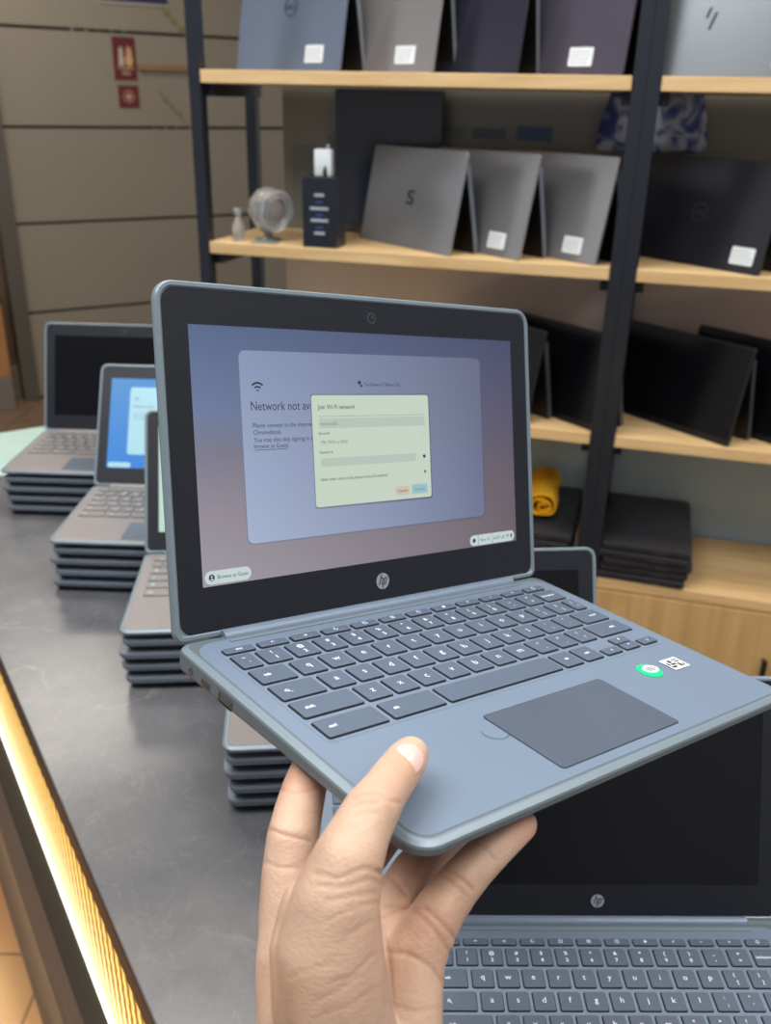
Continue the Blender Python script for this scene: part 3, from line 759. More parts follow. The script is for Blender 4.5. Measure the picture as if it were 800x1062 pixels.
tent(0.678, 0.006, zt, 'dark laptop without sticker, third from left on the top shelf', LG['dark'], gt, sticker=False, face=fa, H=0.25, W=0.31)
tent(0.880, 0.006, zt, 'plum grey laptop on the top shelf just left of the double posts', LG['plum'], gt, face=fa, H=0.25, W=0.31, stick_x=0.07)
tent(1.215, 0.006, zt, 'pale silver laptop with slash marks, right of the double posts on the top shelf', LG['silver'], gt, face=0.15, W=0.29, H=0.25, logo='slashes', stick_x=0.02)
tent(0.560, 0.004, zm, 'steel grey laptop with a dark letter S on the middle shelf', LG['steel'], gm, logo='s', sticker=False)
tent(0.710, 0.004, zm, 'middle one of the three silver grey laptops on the middle shelf', LG['grey'], gm)
tent(0.868, 0.004, zm, 'shiny grey laptop in clear film next to the double posts on the middle shelf', LG['grey'], gm, stick_x=0.045)
tent(1.186, 0.004, zm, 'black laptop with a round logo on the middle shelf right of the double posts', LG['black'], gm, W=0.34, logo='dell', stick_x=0.02)
tent(1.50, 0.004, zm, 'black laptop at the right edge of the photo on the middle shelf', LG['black'], gm, sticker=True)
tent(0.755, 0.004, zlw, 'black laptop on the lower shelf mostly hidden behind the held lid', M['black'], gl, front='screen', sticker=False)
tent(0.915, -0.012 + 0.016, zlw, 'black laptop on the lower shelf left of the double posts', M['black'], gl, front='screen', sticker=False)
tent(1.188, 0.004, zlw, 'black tented laptop with a glossy screen right of the double posts on the lower shelf', M['black'], gl, front='screen', sticker=False, W=0.34)
tent(1.352, 0.004, zlw, 'black tented laptop cut by the right edge of the photo on the lower shelf', M['black'], gl, front='screen', sticker=False, W=0.34)

# dark laptops stacked on the cabinet tops -------------------------------------
def slab_mesh():
    bm = bmesh.new()
    plate(bm, -0.1, 0.1, -0.155, 0.155, 0.008, [(0.003, 0.0182), (0.0, 0.0168), (0.0, 0.0112), (0.0018, 0.0106), (0.0018, 0.0098), (0.0, 0.0092), (0.0, 0.005), (0.006, 0.001)], seg=4)
    lid = finish(bm, mat('black_laptop_shell', srgb(52, 52, 58), 0.35, 0.2, 0.05), True, 40)
    bm = bmesh.new(); box(bm, 0.02, 0.05, -0.1556, -0.1545, 0.0065, 0.0088)
    return lid, finish(bm, M['port'])
SL, SP = slab_mesh()
def slabs(cx, n, where):
    for k in range(n):
        mw = RM @ Matrix.Translation((cx + 0.003 * ((k * 7) % 3 - 1), 0.15 + 0.002 * ((k * 5) % 3 - 1), ZS['base'] + 0.0005 + k * 0.0186)) @ Matrix.Rotation(0.02 * ((k % 3) - 1), 4, 'Z')
        od = ['lowest', 'second from the bottom', 'third from the bottom', 'fourth from the bottom', 'topmost'][k]
        t = empty('black_laptop', mw, 'closed black laptop, %s of the %s' % (od, where), 'laptop', 'closed black laptops stacked on the cabinet')
        link('shell', SL, t); link('port_plate', SP, t)
slabs(1.055, 5, 'pile right of the double posts')
slabs(0.785, 5, 'pile under the yellow cloth')

# yellow cloth roll
bm = bmesh.new()
pts = []
turns = 2.6; n = 60; cols = 14
grid = []
for i in range(n):
    th = i / (n - 1) * turns * 2 * PI; r = 0.006 + 0.030 * i / (n - 1)
    row = []
    for j in range(cols):
        y = -0.10 + 0.2 * j / (cols - 1)
        w = 0.002 * math.sin(7 * j + i * 0.4) + 0.0015 * math.sin(i * 0.9)
        row.append(bm.verts.new(((r + w) * math.cos(th) * 1.15, y + 0.003 * math.sin(th * 3), 0.037 + (r + w) * math.sin(th) * 0.95)))
    grid.append(row)
for i in range(n - 1):
    for j in range(cols - 1): bm.faces.new((grid[i][j], grid[i][j + 1], grid[i + 1][j + 1], grid[i + 1][j]))
me = finish(bm, mat('yellow_cloth', srgb(240, 180, 20), 0.85, 0, 0.12, 80, 0.6, 500), True)
o = link('yellow_cloth', me, None, RM @ Matrix.Translation((0.800, 0.165, ZS['base'] + 0.0945)) @ Matrix.Rotation(0.05, 4, 'Z'))
sol = o.modifiers.new('thick', 'SOLIDIFY'); sol.thickness = 0.003
tag(o, 'rolled yellow cloth lying on a pile of black laptops', 'cloth')

# things on the left end of the middle shelf
def glassm(name, col, rough=0.05):
    m, t, b = nt(name); b.inputs['Base Color'].default_value = col; b.inputs['Roughness'].default_value = rough
    b.inputs['Transmission Weight'].default_value = 0.75; b.inputs['IOR'].default_value = 1.45; return m
GL = glassm('clear_plastic', srgb(225, 222, 220), 0.12)
def at_rack(x, y, z, rz=0): return RM @ Matrix.Translation((x, y, z)) @ Matrix.Rotation(rz, 4, 'Z')
t = empty('glass_ornament', at_rack(0.115, 0.075, ZS['mid'], 0.3), 'round clear glass ornament tilted on a small foot at the left of the middle shelf', 'ornament')
bm = bmesh.new(); bmesh.ops.create_icosphere(bm, subdivisions=3, radius=0.05)
rn = random.Random(2)
for v in bm.verts:
    v.co *= 1 + 0.10 * (rn.random() - 0.5); v.co.y *= 0.8
OR = Matrix.Translation((0.004, 0, 0.068)) @ Matrix.Rotation(0.55, 4, 'Z') @ Matrix.Rotation(0.5, 4, 'Y')
xf(bm, OR); link('ball', finish(bm, [GL], False), t)
bm = bmesh.new()
for r0, yy, tr in ((0.036, -0.036, 0.0055), (0.026, -0.040, 0.003)):
    P = [(r0 * (1 + 0.07 * math.sin(5 * q)) * math.cos(q), yy, 1.15 * r0 * math.sin(q)) for q in [2 * PI * k / 36 for k in range(37)]]
    tube(bm, P, tr, 8)
xf(bm, OR); link('rim_ring', finish(bm, glassm('cloudy_glass', srgb(215, 220, 224), 0.25), True), t)
bm = bmesh.new(); disc(bm, 0, 0, 0.034, 0.03, 28, 0, 0.004); xf(bm, OR @ Matrix.Rotation(PI / 2, 4, 'X')); link('inner_plate', finish(bm, mat('rosy_grey', srgb(150, 128, 120), 0.2, 0.2, 0.25, 90)), t)
bm = bmesh.new(); tube(bm, [(0, 0, 0), (0, 0, 0.004), (0, 0, 0.006), (0, 0, 0.018)], [0.03, 0.03, 0.012, 0.009], 24)
link('foot', finish(bm, GL, True), t)
t = empty('small_bottle', at_rack(0.056, 0.04, ZS['mid']), 'small clear bottle with a silver cap beside the glass ornament', 'bottle')
bm = bmesh.new(); tube(bm, [(0, 0, 0), (0, 0, 0.004), (0, 0, 0.035), (0, 0, 0.048), (0, 0, 0.058)], [0.012, 0.0145, 0.0145, 0.007, 0.007], 20)
link('body', finish(bm, GL, True), t)
bm = bmesh.new(); tube(bm, [(0, 0, 0.058), (0, 0, 0.059), (0, 0, 0.070), (0, 0, 0.071)], [0.008, 0.0095, 0.0095, 0.008], 20)
link('cap', finish(bm, M['silver'], True, 40), t)
t = empty('price_card', at_rack(0.125, 0.03, ZS['mid'] + 0.0005, 0.1), 'small grey green card lying in front of the glass ornament', 'card')
bm = bmesh.new(); box(bm, -0.03, 0.03, -0.014, 0.014, 0, 0.0015); link('card', finish(bm, mat('card_green', srgb(120, 138, 124), 0.5)), t)
t = empty('black_box', at_rack(0.264, 0.045, ZS['mid'] + 0.0005, 0.02), 'tall black box with four grey printed lines on the middle shelf', 'box')
bm = bmesh.new(); box(bm, -0.039, 0.039, -0.035, 0.035, 0, 0.148, 0.001); link('carton', finish(bm, mat('navy_carton', srgb(24, 28, 40), 0.4)), t)
bm = bmesh.new()
for z, w in ((0.108, 0.022), (0.080, 0.042), (0.055, 0.040), (0.028, 0.024)): box(bm, -w / 2, w / 2, -0.0356, -0.0351, z, z + 0.006)
for z in (0.094, 0.067, 0.041): box(bm, -0.008, 0.008, -0.0355, -0.0351, z, z + 0.004, 0, 1)
link('printed_lines', finish(bm, [mat('grey_print', srgb(165, 172, 180), 0.5), mat('blue_print', srgb(50, 72, 130), 0.5)]), t)
t = empty('white_adapter', at_rack(0.262, 0.05, ZS['mid'] + 0.1485, 0.1), 'white wall charger standing on the black box', 'charger')
bm = bmesh.new(); box(bm, -0.019, 0.019, -0.014, 0.014, 0, 0.055, 0.003); link('body', finish(bm, M['white'], True, 40), t)
bm = bmesh.new(); tube(bm, [(0.006, -0.0145, 0.0), (0.006, -0.016, 0.014), (0.006, -0.0145, 0.022)], [0.005, 0.004, 0.001], 10); link('plug', finish(bm, M['under'], True), t)
bm = bmesh.new(); box(bm, 0.006, 0.012, -0.002, 0.006, 0.055, 0.064, 0.001); link('tip', finish(bm, M['silver']), t)
# dark panel standing behind the S laptop
t = empty('black_monitor', at_rack(0.345, 0.275, ZS['mid'] + 0.0005, 0.0), 'dark flat monitor standing behind the grey laptops on the middle shelf', 'monitor')
bm = bmesh.new(); box(bm, -0.13, 0.13, -0.012, 0.010, 0.02, 0.325, 0.002); link('panel', finish(bm, mat('dark_glass', srgb(38, 44, 56), 0.25, 0, 0.05)), t)
bm = bmesh.new(); box(bm, -0.06, 0.06, -0.03, 0.035, 0, 0.006, 0.001); box(bm, -0.01, 0.01, -0.008, 0.006, 0.005, 0.03); link('stand', finish(bm, M['black']), t)
# reflections in the back of the middle bay, modelled as flat coloured boxes
for (x0, x1, z0, z1, c, lab) in ((0.448, 0.52, 1.375, 1.398, srgb(105, 110, 105), 'grey reflection painted on the back panel behind the middle shelf, left of three'),
                                 (0.537, 0.615, 1.373, 1.396, srgb(84, 92, 96), 'dull grey reflection painted on the back panel, middle of three'),
                                 (0.640, 0.722, 1.371, 1.402, srgb(62, 88, 120), 'blue reflection painted on the back panel behind the middle shelf')):
    bm = bmesh.new(); box(bm, x0, x1, 0.3165, 0.318, z0, z1); o = link('panel_reflection', finish(bm, mat('reflection_tint', c, 0.4)), None, RM); tag(o, lab, 'label', 'reflections painted on the back panel')
for (x0, x1, z0, z1, lab) in ((0.085, 0.150, 1.17, 1.345, 'large pale grey reflection painted behind the glass ornament'), (0.178, 0.205, 1.30, 1.372, 'small pale grey reflection painted behind the white charger')):
    bm = bmesh.new(); box(bm, x0, x1, 0.3168, 0.318, z0, z1); o = link('pale_reflection', finish(bm, mat('pale_reflection_tint', srgb(104, 106, 98), 0.4)), None, RM); tag(o, lab, 'reflection')  # pale reflections built as thin sheets

# reflection of a patterned shirt, modelled solid between top and middle boards
def shirt_mat():
    m, t, b = nt('reflected_fabric'); tc = N(t, 'ShaderNodeTexCoord')
    n1 = N(t, 'ShaderNodeTexNoise'); n1.inputs['Scale'].default_value = 16; n1.inputs['Detail'].default_value = 2; n1.inputs['Distortion'].default_value = 1.5
    t.links.new(tc.outputs['Object'], n1.inputs['Vector'])
    r = ramp(t, [(0.36, srgb(60, 68, 130)), (0.46, srgb(98, 112, 160)), (0.54, srgb(168, 176, 190)), (0.7, srgb(190, 192, 196))], n1.outputs['Fac'])
    t.links.new(r.outputs[0], b.inputs['Base Color']); b.inputs['Roughness'].default_value = 0.8; return m
bm = bmesh.new()
prof = [(1.36, 0.115, 0.008), (1.38, 0.118, 0.012), (1.42, 0.112, 0.014), (1.46, 0.10, 0.014), (1.49, 0.092, 0.012)]
rings = []
for z, w, d in prof:
    rings.append([bm.verts.new((0.945 + w * math.cos(2 * PI * k / 24) + 0.003 * math.sin(k * 3), 0.295 + d * math.sin(2 * PI * k / 24), z + 0.004 * math.sin(k * 1.3))) for k in range(24)])
for j in range(len(rings) - 1):
    for k in range(24): bm.faces.new((rings[j][k], rings[j][(k + 1) % 24], rings[j + 1][(k + 1) % 24], rings[j + 1][k]))
bm.faces.new(rings[0]); bm.faces.new(rings[-1])
o = link('shirt_reflection', finish(bm, shirt_mat(), True), None, RM); tag(o, 'reflected blue and white patterned shirt behind the double posts between top and middle shelf', 'shirt')

# ------------------------------------------------------------------ room
def struct(name, bm, m, mw=None): return tag(link(name, finish(bm, m), None, mw or Matrix.Identity(4)), kind='structure')
def tile_mat():
    m, t, b = nt('floor_tile'); tc = N(t, 'ShaderNodeTexCoord'); br = N(t, 'ShaderNodeTexBrick'); br.offset = 0
    br.inputs['Scale'].default_value = 1.0; br.inputs['Brick Width'].default_value = 0.6; br.inputs['Row Height'].default_value = 0.6; br.inputs['Mortar Size'].default_value = 0.003
    br.inputs['Color1'].default_value = srgb(140, 112, 88); br.inputs['Color2'].default_value = srgb(132, 106, 84); br.inputs['Mortar'].default_value = srgb(84, 64, 50)
    t.links.new(tc.outputs['Object'], br.inputs['Vector']); t.links.new(br.outputs['Color'], b.inputs['Base Color']); b.inputs['Roughness'].default_value = 0.25; return m
bm = bmesh.new(); box(bm, -3.5, 3.5, -2.5, 7.5, -0.05, 0.0); struct('floor', bm, tile_mat())
bm = bmesh.new(); box(bm, -3.5, 3.5, -2.5, 7.5, 2.9, 2.95); struct('ceiling', bm, mat('ceiling_white', srgb(225, 222, 215), 0.8))
wd = Vector((0.85, 0.527, 0)).normalized(); wn = Vector((-0.527, 0.85, 0)).normalized()
P0 = Vector((-1.8233, 4.5856, 0))
WM = Matrix(((wd.x, wn.x, 0, P0.x), (wd.y, wn.y, 0, P0.y), (0, 0, 1, 0), (0, 0, 0, 1)))
bm = bmesh.new()
zs = [0.0, 0.435, 0.865, 1.30, 1.72, 2.15, 2.58, 2.9]
box(bm, 0, 4.4, 0.012, 0.08, 0, 2.9, 0, 1)
for a, b in zip(zs, zs[1:]): box(bm, 0, 4.4, 0, 0.012, a + 0.007, b - 0.007, 0.002, 0)
struct('wall_back', bm, [mat('beige_panel', srgb(150, 142, 126), 0.35, 0, 0.08, 1.2), mat('panel_groove', srgb(50, 42, 34), 0.7)], WM)
bm = bmesh.new(); box(bm, -0.075, -0.001, -0.05, 0.08, 0, 2.9, 0.004); struct('trim_1', bm, mat('grey_trim', srgb(104, 100, 92), 0.4, 0.3), WM)
bm = bmesh.new(); box(bm, -3.0, -0.076, 0.05, 0.12, 0, 2.9); struct('wall_left', bm, mat('brown_wall', srgb(108, 86, 68), 0.5, 0, 0.35, 1.5), WM)
bm = bmesh.new(); box(bm, -3.0, -0.076, 0.02, 0.049, 0, 0.17, 0.003); struct('baseboard_left', bm, mat('pale_skirting', srgb(130, 118, 104), 0.4), WM)
# wooden cupboard against the brown wall
t = empty('wooden_cupboard', WM @ Matrix.Translation((-0.36, -0.06, 0.17)), 'blurred orange brown wooden cupboard at the left edge beyond the counter', 'cupboard')
bm = bmesh.new(); box(bm, -0.22, 0.22, -0.1, 0.1, 0.0, 0.36, 0.004); link('body', finish(bm, wood('orange_wood', srgb(160, 112, 66), srgb(186, 134, 84), 'Z')), t)
bm = bmesh.new(); box(bm, -0.225, 0.225, -0.105, 0.1, 0.361, 0.38, 0.002); link('cupboard_top', finish(bm, M['trim_dark']), t)
bm = bmesh.new(); box(bm, -0.22, 0.22, -0.1, 0.1, -0.17, -0.001, 0.004); link('plinth_base', finish(bm, mat('pale_plinth', srgb(128, 118, 108), 0.4)), t)
# fire notices
def sign(name, x0, x1, z0, z1, fn, label, cat='sign', mats=None):
    bm = bmesh.new(); box(bm, x0, x1, -0.004, -0.0005, z0, z1); fn(bm)
    o = link(name, finish(bm, mats), None, WM); return tag(o, label, cat)
red = mat('sign_red', srgb(104, 36, 40), 0.4); cream = mat('sign_cream', srgb(214, 168, 120), 0.5); sw = mat('sign_white', srgb(190, 180, 165), 0.5)
def flatv(bm, pts, mi, y=-0.0045): bm.faces.new([bm.verts.new((x, y, z)) for x, z in pts]).material_index = mi
def f1(bm):
    cx = 0.605
    flatv(bm, [(0.575, 1.575), (0.582, 1.65), (0.592, 1.66), (0.600, 1.65), (0.604, 1.575)], 2)          # extinguisher
    for k in range(1):
        flatv(bm, [(0.628 + 0.02 * math.cos(2 * PI * q / 12), 1.60 + 0.028 * math.sin(2 * PI * q / 12)) for q in range(12)], 1)
        flatv(bm, [(0.615, 1.632), (0.624, 1.668), (0.632, 1.645), (0.642, 1.66), (0.644, 1.62)], 1)
    flatv(bm, [(0.570, 1.562), (0.650, 1.562), (0.650, 1.568), (0.570, 1.568)], 1)
    s0 = len(bm.verts); text(bm, 'FIRE', 0, 0, 0, 0.022, 2, 'c', bold=True)
    bm.verts.ensure_lookup_table()
    for v in bm.verts[s0:]: v.co = Vector((0.61 + v.co.x, -0.0046, 1.535 + v.co.y))
sign('fire_notice', 0.553, 0.663, 1.513, 1.70, f1, 'red fire extinguisher notice with pale figures on the beige wall', mats=[red, cream, sw])
def f2(bm):
    for q in range(8):
        a = q * PI / 4
        flatv(bm, [(0.612 + 0.030 * math.cos(a - .2), 1.44 + 0.030 * math.sin(a - .2)), (0.612 + 0.030 * math.cos(a + .2), 1.44 + 0.030 * math.sin(a + .2)), (0.612 + 0.016 * math.cos(a), 1.44 + 0.016 * math.sin(a))], 2)
    flatv(bm, [(0.612 + 0.012 * math.cos(2 * PI * q / 12), 1.44 + 0.012 * math.sin(2 * PI * q / 12)) for q in range(12)], 1)
sign('alarm_notice', 0.563, 0.663, 1.39, 1.49, f2, 'small dark red square notice with a pale mark, under the fire notice', mats=[red, sw, cream])
def f3(bm): pass
sign('blue_poster', 0.50, 0.84, 1.85, 2.10, f3, 'dark blue poster with a pale border cut by the top of the photo', 'poster', mats=[mat('poster_blue', srgb(48, 48, 92), 0.4)])
bm = bmesh.new()
for a in ((0.495, 0.845, 1.838, 1.846),): box(bm, a[0], a[1], -0.006, -0.001, a[2], a[3])
o = link('poster_rail', finish(bm, sw), None, WM); tag(o, 'thin pale strip under the dark blue poster', 'strip')
# reflections of a shelf board and faint lettering, built onto the beige wall
bm = bmesh.new(); box(bm, 0.67, 1.02, -0.02, -0.0005, 1.560, 1.585, 0.001); o = link('shelf_reflection', finish(bm, wood('reflected_wood', srgb(150, 112, 70), srgb(170, 132, 86), 'X')), None, WM); tag(o, 'thin reflection of a wooden shelf on the beige wall left of the racks', 'ledge')
fv = mat('faint_reflection', srgb(152, 144, 128), 0.5)
rn = random.Random(5)
for r in range(5):
    x, z = 0.20 + 0.062 * r, 1.92
    bm = bmesh.new(); L = 0; ang = math.radians(-50); c, s_ = math.cos(ang), math.sin(ang)
    while L < 0.95:
        w = 0.012 + rn.random() * 0.03; px = x + L * c; pz = z + L * s_
        if 0.03 < px < 1.0:
            flatv(bm, [(px + a * c - b * s_, pz + a * s_ + b * c) for a, b in ((0, 0), (w, 0), (w, 0.008), (0, 0.008))], 0, -0.0022)
        L += w + 0.012
    o = link('lettering_reflection', finish(bm, fv), None, WM)
    tag(o, 'faint slanting reflected row of small pale lettering on the beige wall, %s of five' % ('lowest', 'second lowest', 'middle', 'second highest', 'highest')[r], 'lettering', 'slanting reflected lettering rows')
yv = mat('yellow_reflection', srgb(150, 138, 60), 0.5)  # reflected yellow lettering, drawn as thin tubes
for (x0, z0, sc, lab) in ((0.80, 1.84, 1.0, 'reflected yellow squiggle lettering high on the beige wall beside the left rack'), (0.77, 1.455, 0.9, 'reflected yellow squiggle lettering right of the red notices')):
    bm = bmesh.new()
    P = [(x0 + sc * 0.03 * k / 3, -0.004, z0 - sc * 0.028 * k / 3 + sc * 0.022 * math.sin(k * 1.9)) for k in range(14)]
    tube(bm, P, 0.0032, 5)
    o = link('scribble_reflection', finish(bm, yv), None, WM); tag(o, lab, 'lettering')
# back wall right behind the right rack side
bm = bmesh.new(); box(bm, 0.9, 3.2, 0.345, 0.40, 0, 2.9); struct('wall_right', bm, mat('grey_wall', srgb(104, 102, 98), 0.4), RM)

# ------------------------------------------------------------------ hand
def hand():
    ch = []    # chains of (u, v, depth, radius mm)
    ch.append([(352, 1420, .30, 31), (352, 1250, .325, 29), (356, 1120, .343, 27)])                  # forearm, left half
    ch.append([(378, 1420, .315, 29), (376, 1250, .34, 27), (372, 1120, .356, 26)])
    ch.append([(330, 1120, .356, 21), (316, 1060, .365, 19.5), (305, 1000, .376, 16), (302, 950, .386, 13)])  # index metacarpal
    ch.append([(365, 1120, .362, 23), (352, 1040, .372, 20), (348, 960, .392, 14)])
    ch.append([(395, 1110, .364, 21), (398, 1040, .374, 17), (400, 965, .388, 12)])
    ch.append([(412, 1100, .362, 18.5), (420, 1040, .368, 15.5), (432, 985, .376, 12)])
    ch.append([(360, 1060, .366, 20), (400, 1010, .382, 14), (420, 975, .386, 11)])
    # thenar and thumb
    ch.append([(360, 1110, .345, 22), (345, 1030, .338, 21.5), (342, 985, .336, 20), (348, 935, .334, 16.5), (360, 895, .336, 13.6), (374, 862, .343, 11.6), (384, 843, .349, 11.1), (398, 822, .362, 9.8), (412, 802, .376, 9.5), (421, 790, .386, 9.2), (426, 783, .392, 8.2)])
    ch.append([(330, 1040, .35, 18), (322, 985, .352, 16), (322, 940, .358, 12)])
    ch.append([(335, 960, .345, 15), (318, 950, .368, 12)])
    # index finger
    ch.append([(302, 955, .386, 14), (301, 905, .392, 12.4), (304, 868, .398, 11.6), (310, 840, .408, 11), (316, 817, .420, 10.4), (321, 801, .430, 9.6), (328, 796, .440, 8.6)])
    # middle finger (under the laptop)
    ch.append([(350, 962, .392, 13), (362, 920, .408, 10.5), (378, 892, .420, 9.8), (400, 865, .432, 9.0), (425, 842, .440, 8.4), (450, 825, .449, 7.6)])
    # ring finger
    ch.append([(400, 968, .388, 12.5), (416, 928, .404, 11), (430, 905, .413, 10.6), (452, 882, .424, 9.8), (480, 858, .434, 9), (502, 842, .443, 8)])
    # little finger
    ch.append([(434, 985, .376, 12.6), (455, 946, .382, 10.8), (474, 920, .388, 9.9), (492, 899, .394, 9.4), (512, 879, .400, 8.9), (531, 862, .406, 8.3), (541, 855, .410, 7.4)])
    bm = bmesh.new()
    pts = []
    for c in ch:
        P = [(at(u, v, d), r * mm) for u, v, d, r in c]
        for (a, ra), (b, rb) in zip(P, P[1:]):
            L = (b - a).length; n = max(2, int(L / 0.0016))
            for k in range(n): f = k / n; pts.append((a.lerp(b, f), ra + (rb - ra) * f))
        pts.append(P[-1])
    # coarse distance field on a grid -> vertices via metaball-free voxel remesh of many spheres
    for p, r in pts:
        bmesh.ops.create_icosphere(bm, subdivisions=3, radius=r, matrix=Matrix.Translation(p))
    me = bpy.data.meshes.new('hand_src'); bm.to_mesh(me); bm.free()
    src = bpy.data.objects.new('hand_src', me); C.objects.link(src)
    rm = src.modifiers.new('r', 'REMESH'); rm.mode = 'VOXEL'; rm.voxel_size = 0.0011; rm.use_smooth_shade = True
    sm = src.modifiers.new('s', 'SMOOTH'); sm.factor = 0.6; sm.iterations = 16
    bpy.context.view_layer.update()
    out = bpy.data.meshes.new_from_object(src.evaluated_get(bpy.context.evaluated_depsgraph_get()))
    bpy.data.objects.remove(src); bpy.data.meshes.remove(me)
    n = len(out.vertices); co = np.empty(n * 3, np.float32); out.vertices.foreach_get('co', co); co = co.reshape(-1, 3).astype(np.float64)
    no = np.empty(n * 3, np.float32); out.vertex_normals.foreach_get('vector', no) if hasattr(out, 'vertex_normals') else None
    no = no.reshape(-1, 3).astype(np.float64)
    tone = np.ones((n, 3))
    MC = np.array([[_M[i][j] for j in range(3)] for i in range(3)])
    cam = (co - np.array(EYE)) @ MC.T
    uu = 400 + F * cam[:, 0] / -cam[:, 2]; vv = 531 - F * cam[:, 1] / -cam[:, 2]
    nc = no @ MC.T; face = nc[:, 2] > 0.05
    # skin creases: short curved grooves (given where they run on the hand's near side)
    creases = [([(322, 843), (345, 847), (362, 842)], .3, 1), 
               ([(366, 828), (378, 822), (392, 822)], .5, 1.6), ([(364, 836), (377, 831), (392, 832)], .5, 1.6), ([(368, 846), (380, 842), (394, 843)], .4, 1.6),
               ([(393, 822), (404, 830), (414, 832)], .5, 1.6),
               ([(326, 905), (350, 912), (378, 900), (396, 905)], .45, 2), ([(330, 918), (356, 920), (384, 912), (398, 917)], .35, 2), ([(338, 935), (362, 930), (390, 925)], .3, 2), ([(340, 955), (366, 942), (396, 935)], .3, 2),
               ([(350, 980), (372, 962), (398, 950)], .25, 2), ([(345, 1020), (365, 1012), (388, 990)], .3, 2), ([(325, 1040), (345, 1030), (375, 1012)], .25, 2), ([(335, 1052), (360, 1045), (390, 1025)], .2, 2), ([(300, 1015), (320, 1005), (345, 1000)], .2, 2),
               ([(274, 858), (295, 866), (322, 872)], .6, 1.8), ([(272, 893), (290, 900), (310, 900)], .4, 2), ([(288, 818), (305, 822), (330, 818)], .5, 1.6),
               ([(399, 985), (425, 990), (448, 1003), (462, 1022)], .7, 2), ([(397, 952), (420, 940), (440, 943)], .5, 2), ([(402, 938), (425, 941), (447, 960), (468, 990)], .5, 2),
               ([(392, 903), (408, 912), (422, 928)], .7, 1.8), ([(396, 960), (404, 1000), (408, 1050)], .5, 2.2),
               ([(460, 900), (475, 908), (490, 922)], .7, 1.8), ([(455, 906), (470, 916), (484, 930)], .4, 1.8), ([(490, 868), (502, 878), (514, 892)], .55, 1.8), ([(440, 940), (458, 958), (474, 975)], .6, 2),
               ([(400, 1040), (430, 1050), (455, 1045)], .3, 2)]
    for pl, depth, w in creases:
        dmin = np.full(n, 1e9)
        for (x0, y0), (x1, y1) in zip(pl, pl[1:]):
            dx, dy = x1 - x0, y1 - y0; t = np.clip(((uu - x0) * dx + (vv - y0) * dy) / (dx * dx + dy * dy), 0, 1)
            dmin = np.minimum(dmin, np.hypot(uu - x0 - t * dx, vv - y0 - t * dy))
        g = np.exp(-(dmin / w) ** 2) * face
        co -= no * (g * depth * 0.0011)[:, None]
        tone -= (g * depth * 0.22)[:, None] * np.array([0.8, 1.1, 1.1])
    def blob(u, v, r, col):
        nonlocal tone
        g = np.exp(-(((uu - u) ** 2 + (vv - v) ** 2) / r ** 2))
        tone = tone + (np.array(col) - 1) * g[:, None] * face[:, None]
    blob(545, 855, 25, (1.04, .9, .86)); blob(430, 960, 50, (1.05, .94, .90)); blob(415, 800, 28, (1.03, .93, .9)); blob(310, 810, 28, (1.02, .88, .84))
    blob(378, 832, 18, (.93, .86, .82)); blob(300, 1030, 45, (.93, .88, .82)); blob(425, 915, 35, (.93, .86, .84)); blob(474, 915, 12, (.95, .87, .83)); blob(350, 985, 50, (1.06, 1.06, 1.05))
    out.vertices.foreach_set('co', co.astype(np.float32).ravel())
    ca = out.color_attributes.new('tone', 'FLOAT_COLOR', 'POINT')
    rgba = np.ones((n, 4), np.float32); rgba[:, :3] = np.clip(tone, 0, 1.5); ca.data.foreach_set('color', rgba.ravel())
    out.materials.clear(); out.materials.append(M['skin'])
    for p in out.polygons: p.use_smooth = True
    c0 = Vector(co.mean(0)); out.transform(Matrix.Translation(-c0)); out.update()
    o = link('person_hand', out, None, Matrix.Translation(c0))
    tag(o, 'bare left hand and wrist gripping the corner of the held laptop, thumb on top', 'hand')
    # thumb nail: curved shield on the near side of the thumb tip
    bm = bmesh.new(); bmesh.ops.create_uvsphere(bm, u_segments=24, v_segments=16, radius=1)
    for v in bm.verts:
        x, y, z = v.co; 
        y2 = y * (1 - 0.0 * y); sq = (abs(x) ** 2.6 + abs(y) ** 2.6) ** (1 / 2.6); rr0 = math.hypot(x, y)
        k = rr0 / sq if sq > 1e-5 else 1
        x *= k; y *= k
        v.co = Vector((x * 0.0070, y * 0.0080, z * 0.0009 - 0.0030 * x * x - 0.0009 * y * y + 0.0004))
    up = (at(431, 771, .395) - at(409, 803, .378)).normalized()
    nrm = (CAMROT @ Vector((-0.15, 0.30, 0.94))).normalized(); nrm = (nrm - up * nrm.dot(up)).normalized(); xx = up.cross(nrm)
    nm = Matrix(((xx.x, up.x, nrm.x, 0), (xx.y, up.y, nrm.y, 0), (xx.z, up.z, nrm.z, 0), (0, 0, 0, 1)))
    aim = at(424, 780, .386); bd = min(range(n), key=lambda q: 1) if False else None
    d0 = (aim - EYE).normalized(); rel = co - np.array(EYE); tt = rel @ np.array(d0); off = np.linalg.norm(rel - np.outer(tt, np.array(d0)), axis=1)
    near_ = np.where(off < 0.0012)[0]; hit = co[near_[np.argmin(tt[near_])]] if len(near_) else np.array(aim)
    pos = Vector(hit) - nrm * 0.0004
    xf(bm, Matrix.Translation(pos - c0) @ nm)
    link('thumb_nail', finish(bm, M['nail'], True), o)
hand()

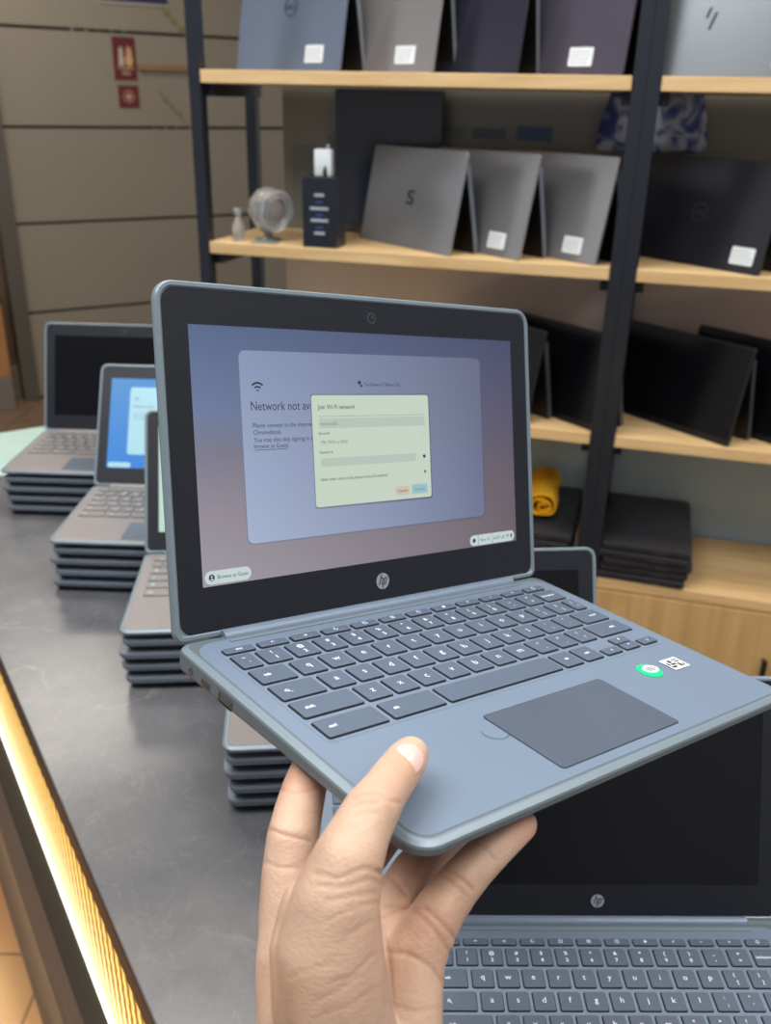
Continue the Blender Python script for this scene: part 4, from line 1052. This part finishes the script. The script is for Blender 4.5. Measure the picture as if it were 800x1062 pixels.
# ------------------------------------------------------------------ light, camera
def area(name, loc, rot, sx, sy, power, col=(1, 1, 1)):
    l = bpy.data.lights.new(name, 'AREA'); l.shape = 'RECTANGLE'; l.size = sx; l.size_y = sy; l.energy = power; l.color = col
    o = bpy.data.objects.new(name, l); C.objects.link(o); o.location = loc; o.rotation_euler = rot; return o
area('ceiling_light', (-0.9, 0.3, 2.85), (0, 0, 0), 1.2, 1.2, 42, (0.93, 0.97, 1.0))
area('ceiling_light', (0.9, 0.1, 2.85), (0, 0, 0), 1.2, 1.2, 30, (0.95, 0.98, 1.0))
area('ceiling_light', (-0.2, 1.7, 2.85), (0, 0, 0), 1.6, 0.5, 26, (1.0, 0.96, 0.91))
area('ceiling_light', (1.5, 1.2, 2.85), (0, 0, 0), 0.6, 0.6, 16, (1.0, 0.95, 0.88))
area('ceiling_light', (-1.5, 3.6, 2.85), (0, 0, 0), 0.8, 0.8, 22, (1.0, 0.93, 0.82))
# warm spill of the light strip on the floor
cp = CM @ Vector((Ec + 0.07, -0.6, zl - 0.15))
l = area('strip_light', cp, (0, 0, 0), 0.02, 2.4, 11, (1.0, 0.66, 0.28)); 
zax = -(CM.to_3x3() @ Vector((0.75, 0, -0.66))).normalized(); yax = d2; xax = yax.cross(zax)
l.matrix_world = Matrix(((xax.x, yax.x, zax.x, cp.x), (xax.y, yax.y, zax.y, cp.y), (xax.z, yax.z, zax.z, cp.z), (0, 0, 0, 1)))

w = bpy.data.worlds.new('w'); bpy.context.scene.world = w; w.use_nodes = True
wt = w.node_tree; bg = wt.nodes['Background']
tc = N(wt, 'ShaderNodeTexCoord'); mp = N(wt, 'ShaderNodeMapping'); mp.inputs['Scale'].default_value = (1, 1, 0.25)
no = N(wt, 'ShaderNodeTexNoise'); no.inputs['Scale'].default_value = 2.6; no.inputs['Detail'].default_value = 1
wt.links.new(tc.outputs['Generated'], mp.inputs[0]); wt.links.new(mp.outputs[0], no.inputs['Vector'])
r_ = ramp(wt, [(0.40, (0.30, 0.34, 0.42, 1)), (0.47, (0.55, 0.62, 0.74, 1)), (0.53, (1.0, 0.86, 0.76, 1)), (0.6, (0.8, 0.84, 0.9, 1)), (0.68, (1.3, 1.35, 1.4, 1))], no.outputs['Fac'])  # warm and cool bands added to give the lids two-tone reflections
wt.links.new(r_.outputs[0], bg.inputs[0]); bg.inputs[1].default_value = 0.6

cam = bpy.data.cameras.new('camera'); co_ = bpy.data.objects.new('camera', cam); C.objects.link(co_)
co_.matrix_world = Matrix.Translation(EYE) @ CAMROT.to_4x4()
cam.sensor_fit = 'VERTICAL'; cam.sensor_height = 36; cam.sensor_width = 36 * 800 / 1062; cam.lens = F / 1062 * 36
cam.clip_start = 0.01; cam.clip_end = 50
cam.dof.use_dof = True; cam.dof.focus_distance = 0.5; cam.dof.aperture_fstop = 11
sc = bpy.context.scene; sc.camera = co_
sc.view_settings.view_transform = 'Standard'; sc.view_settings.look = 'None'; sc.view_settings.exposure = 0
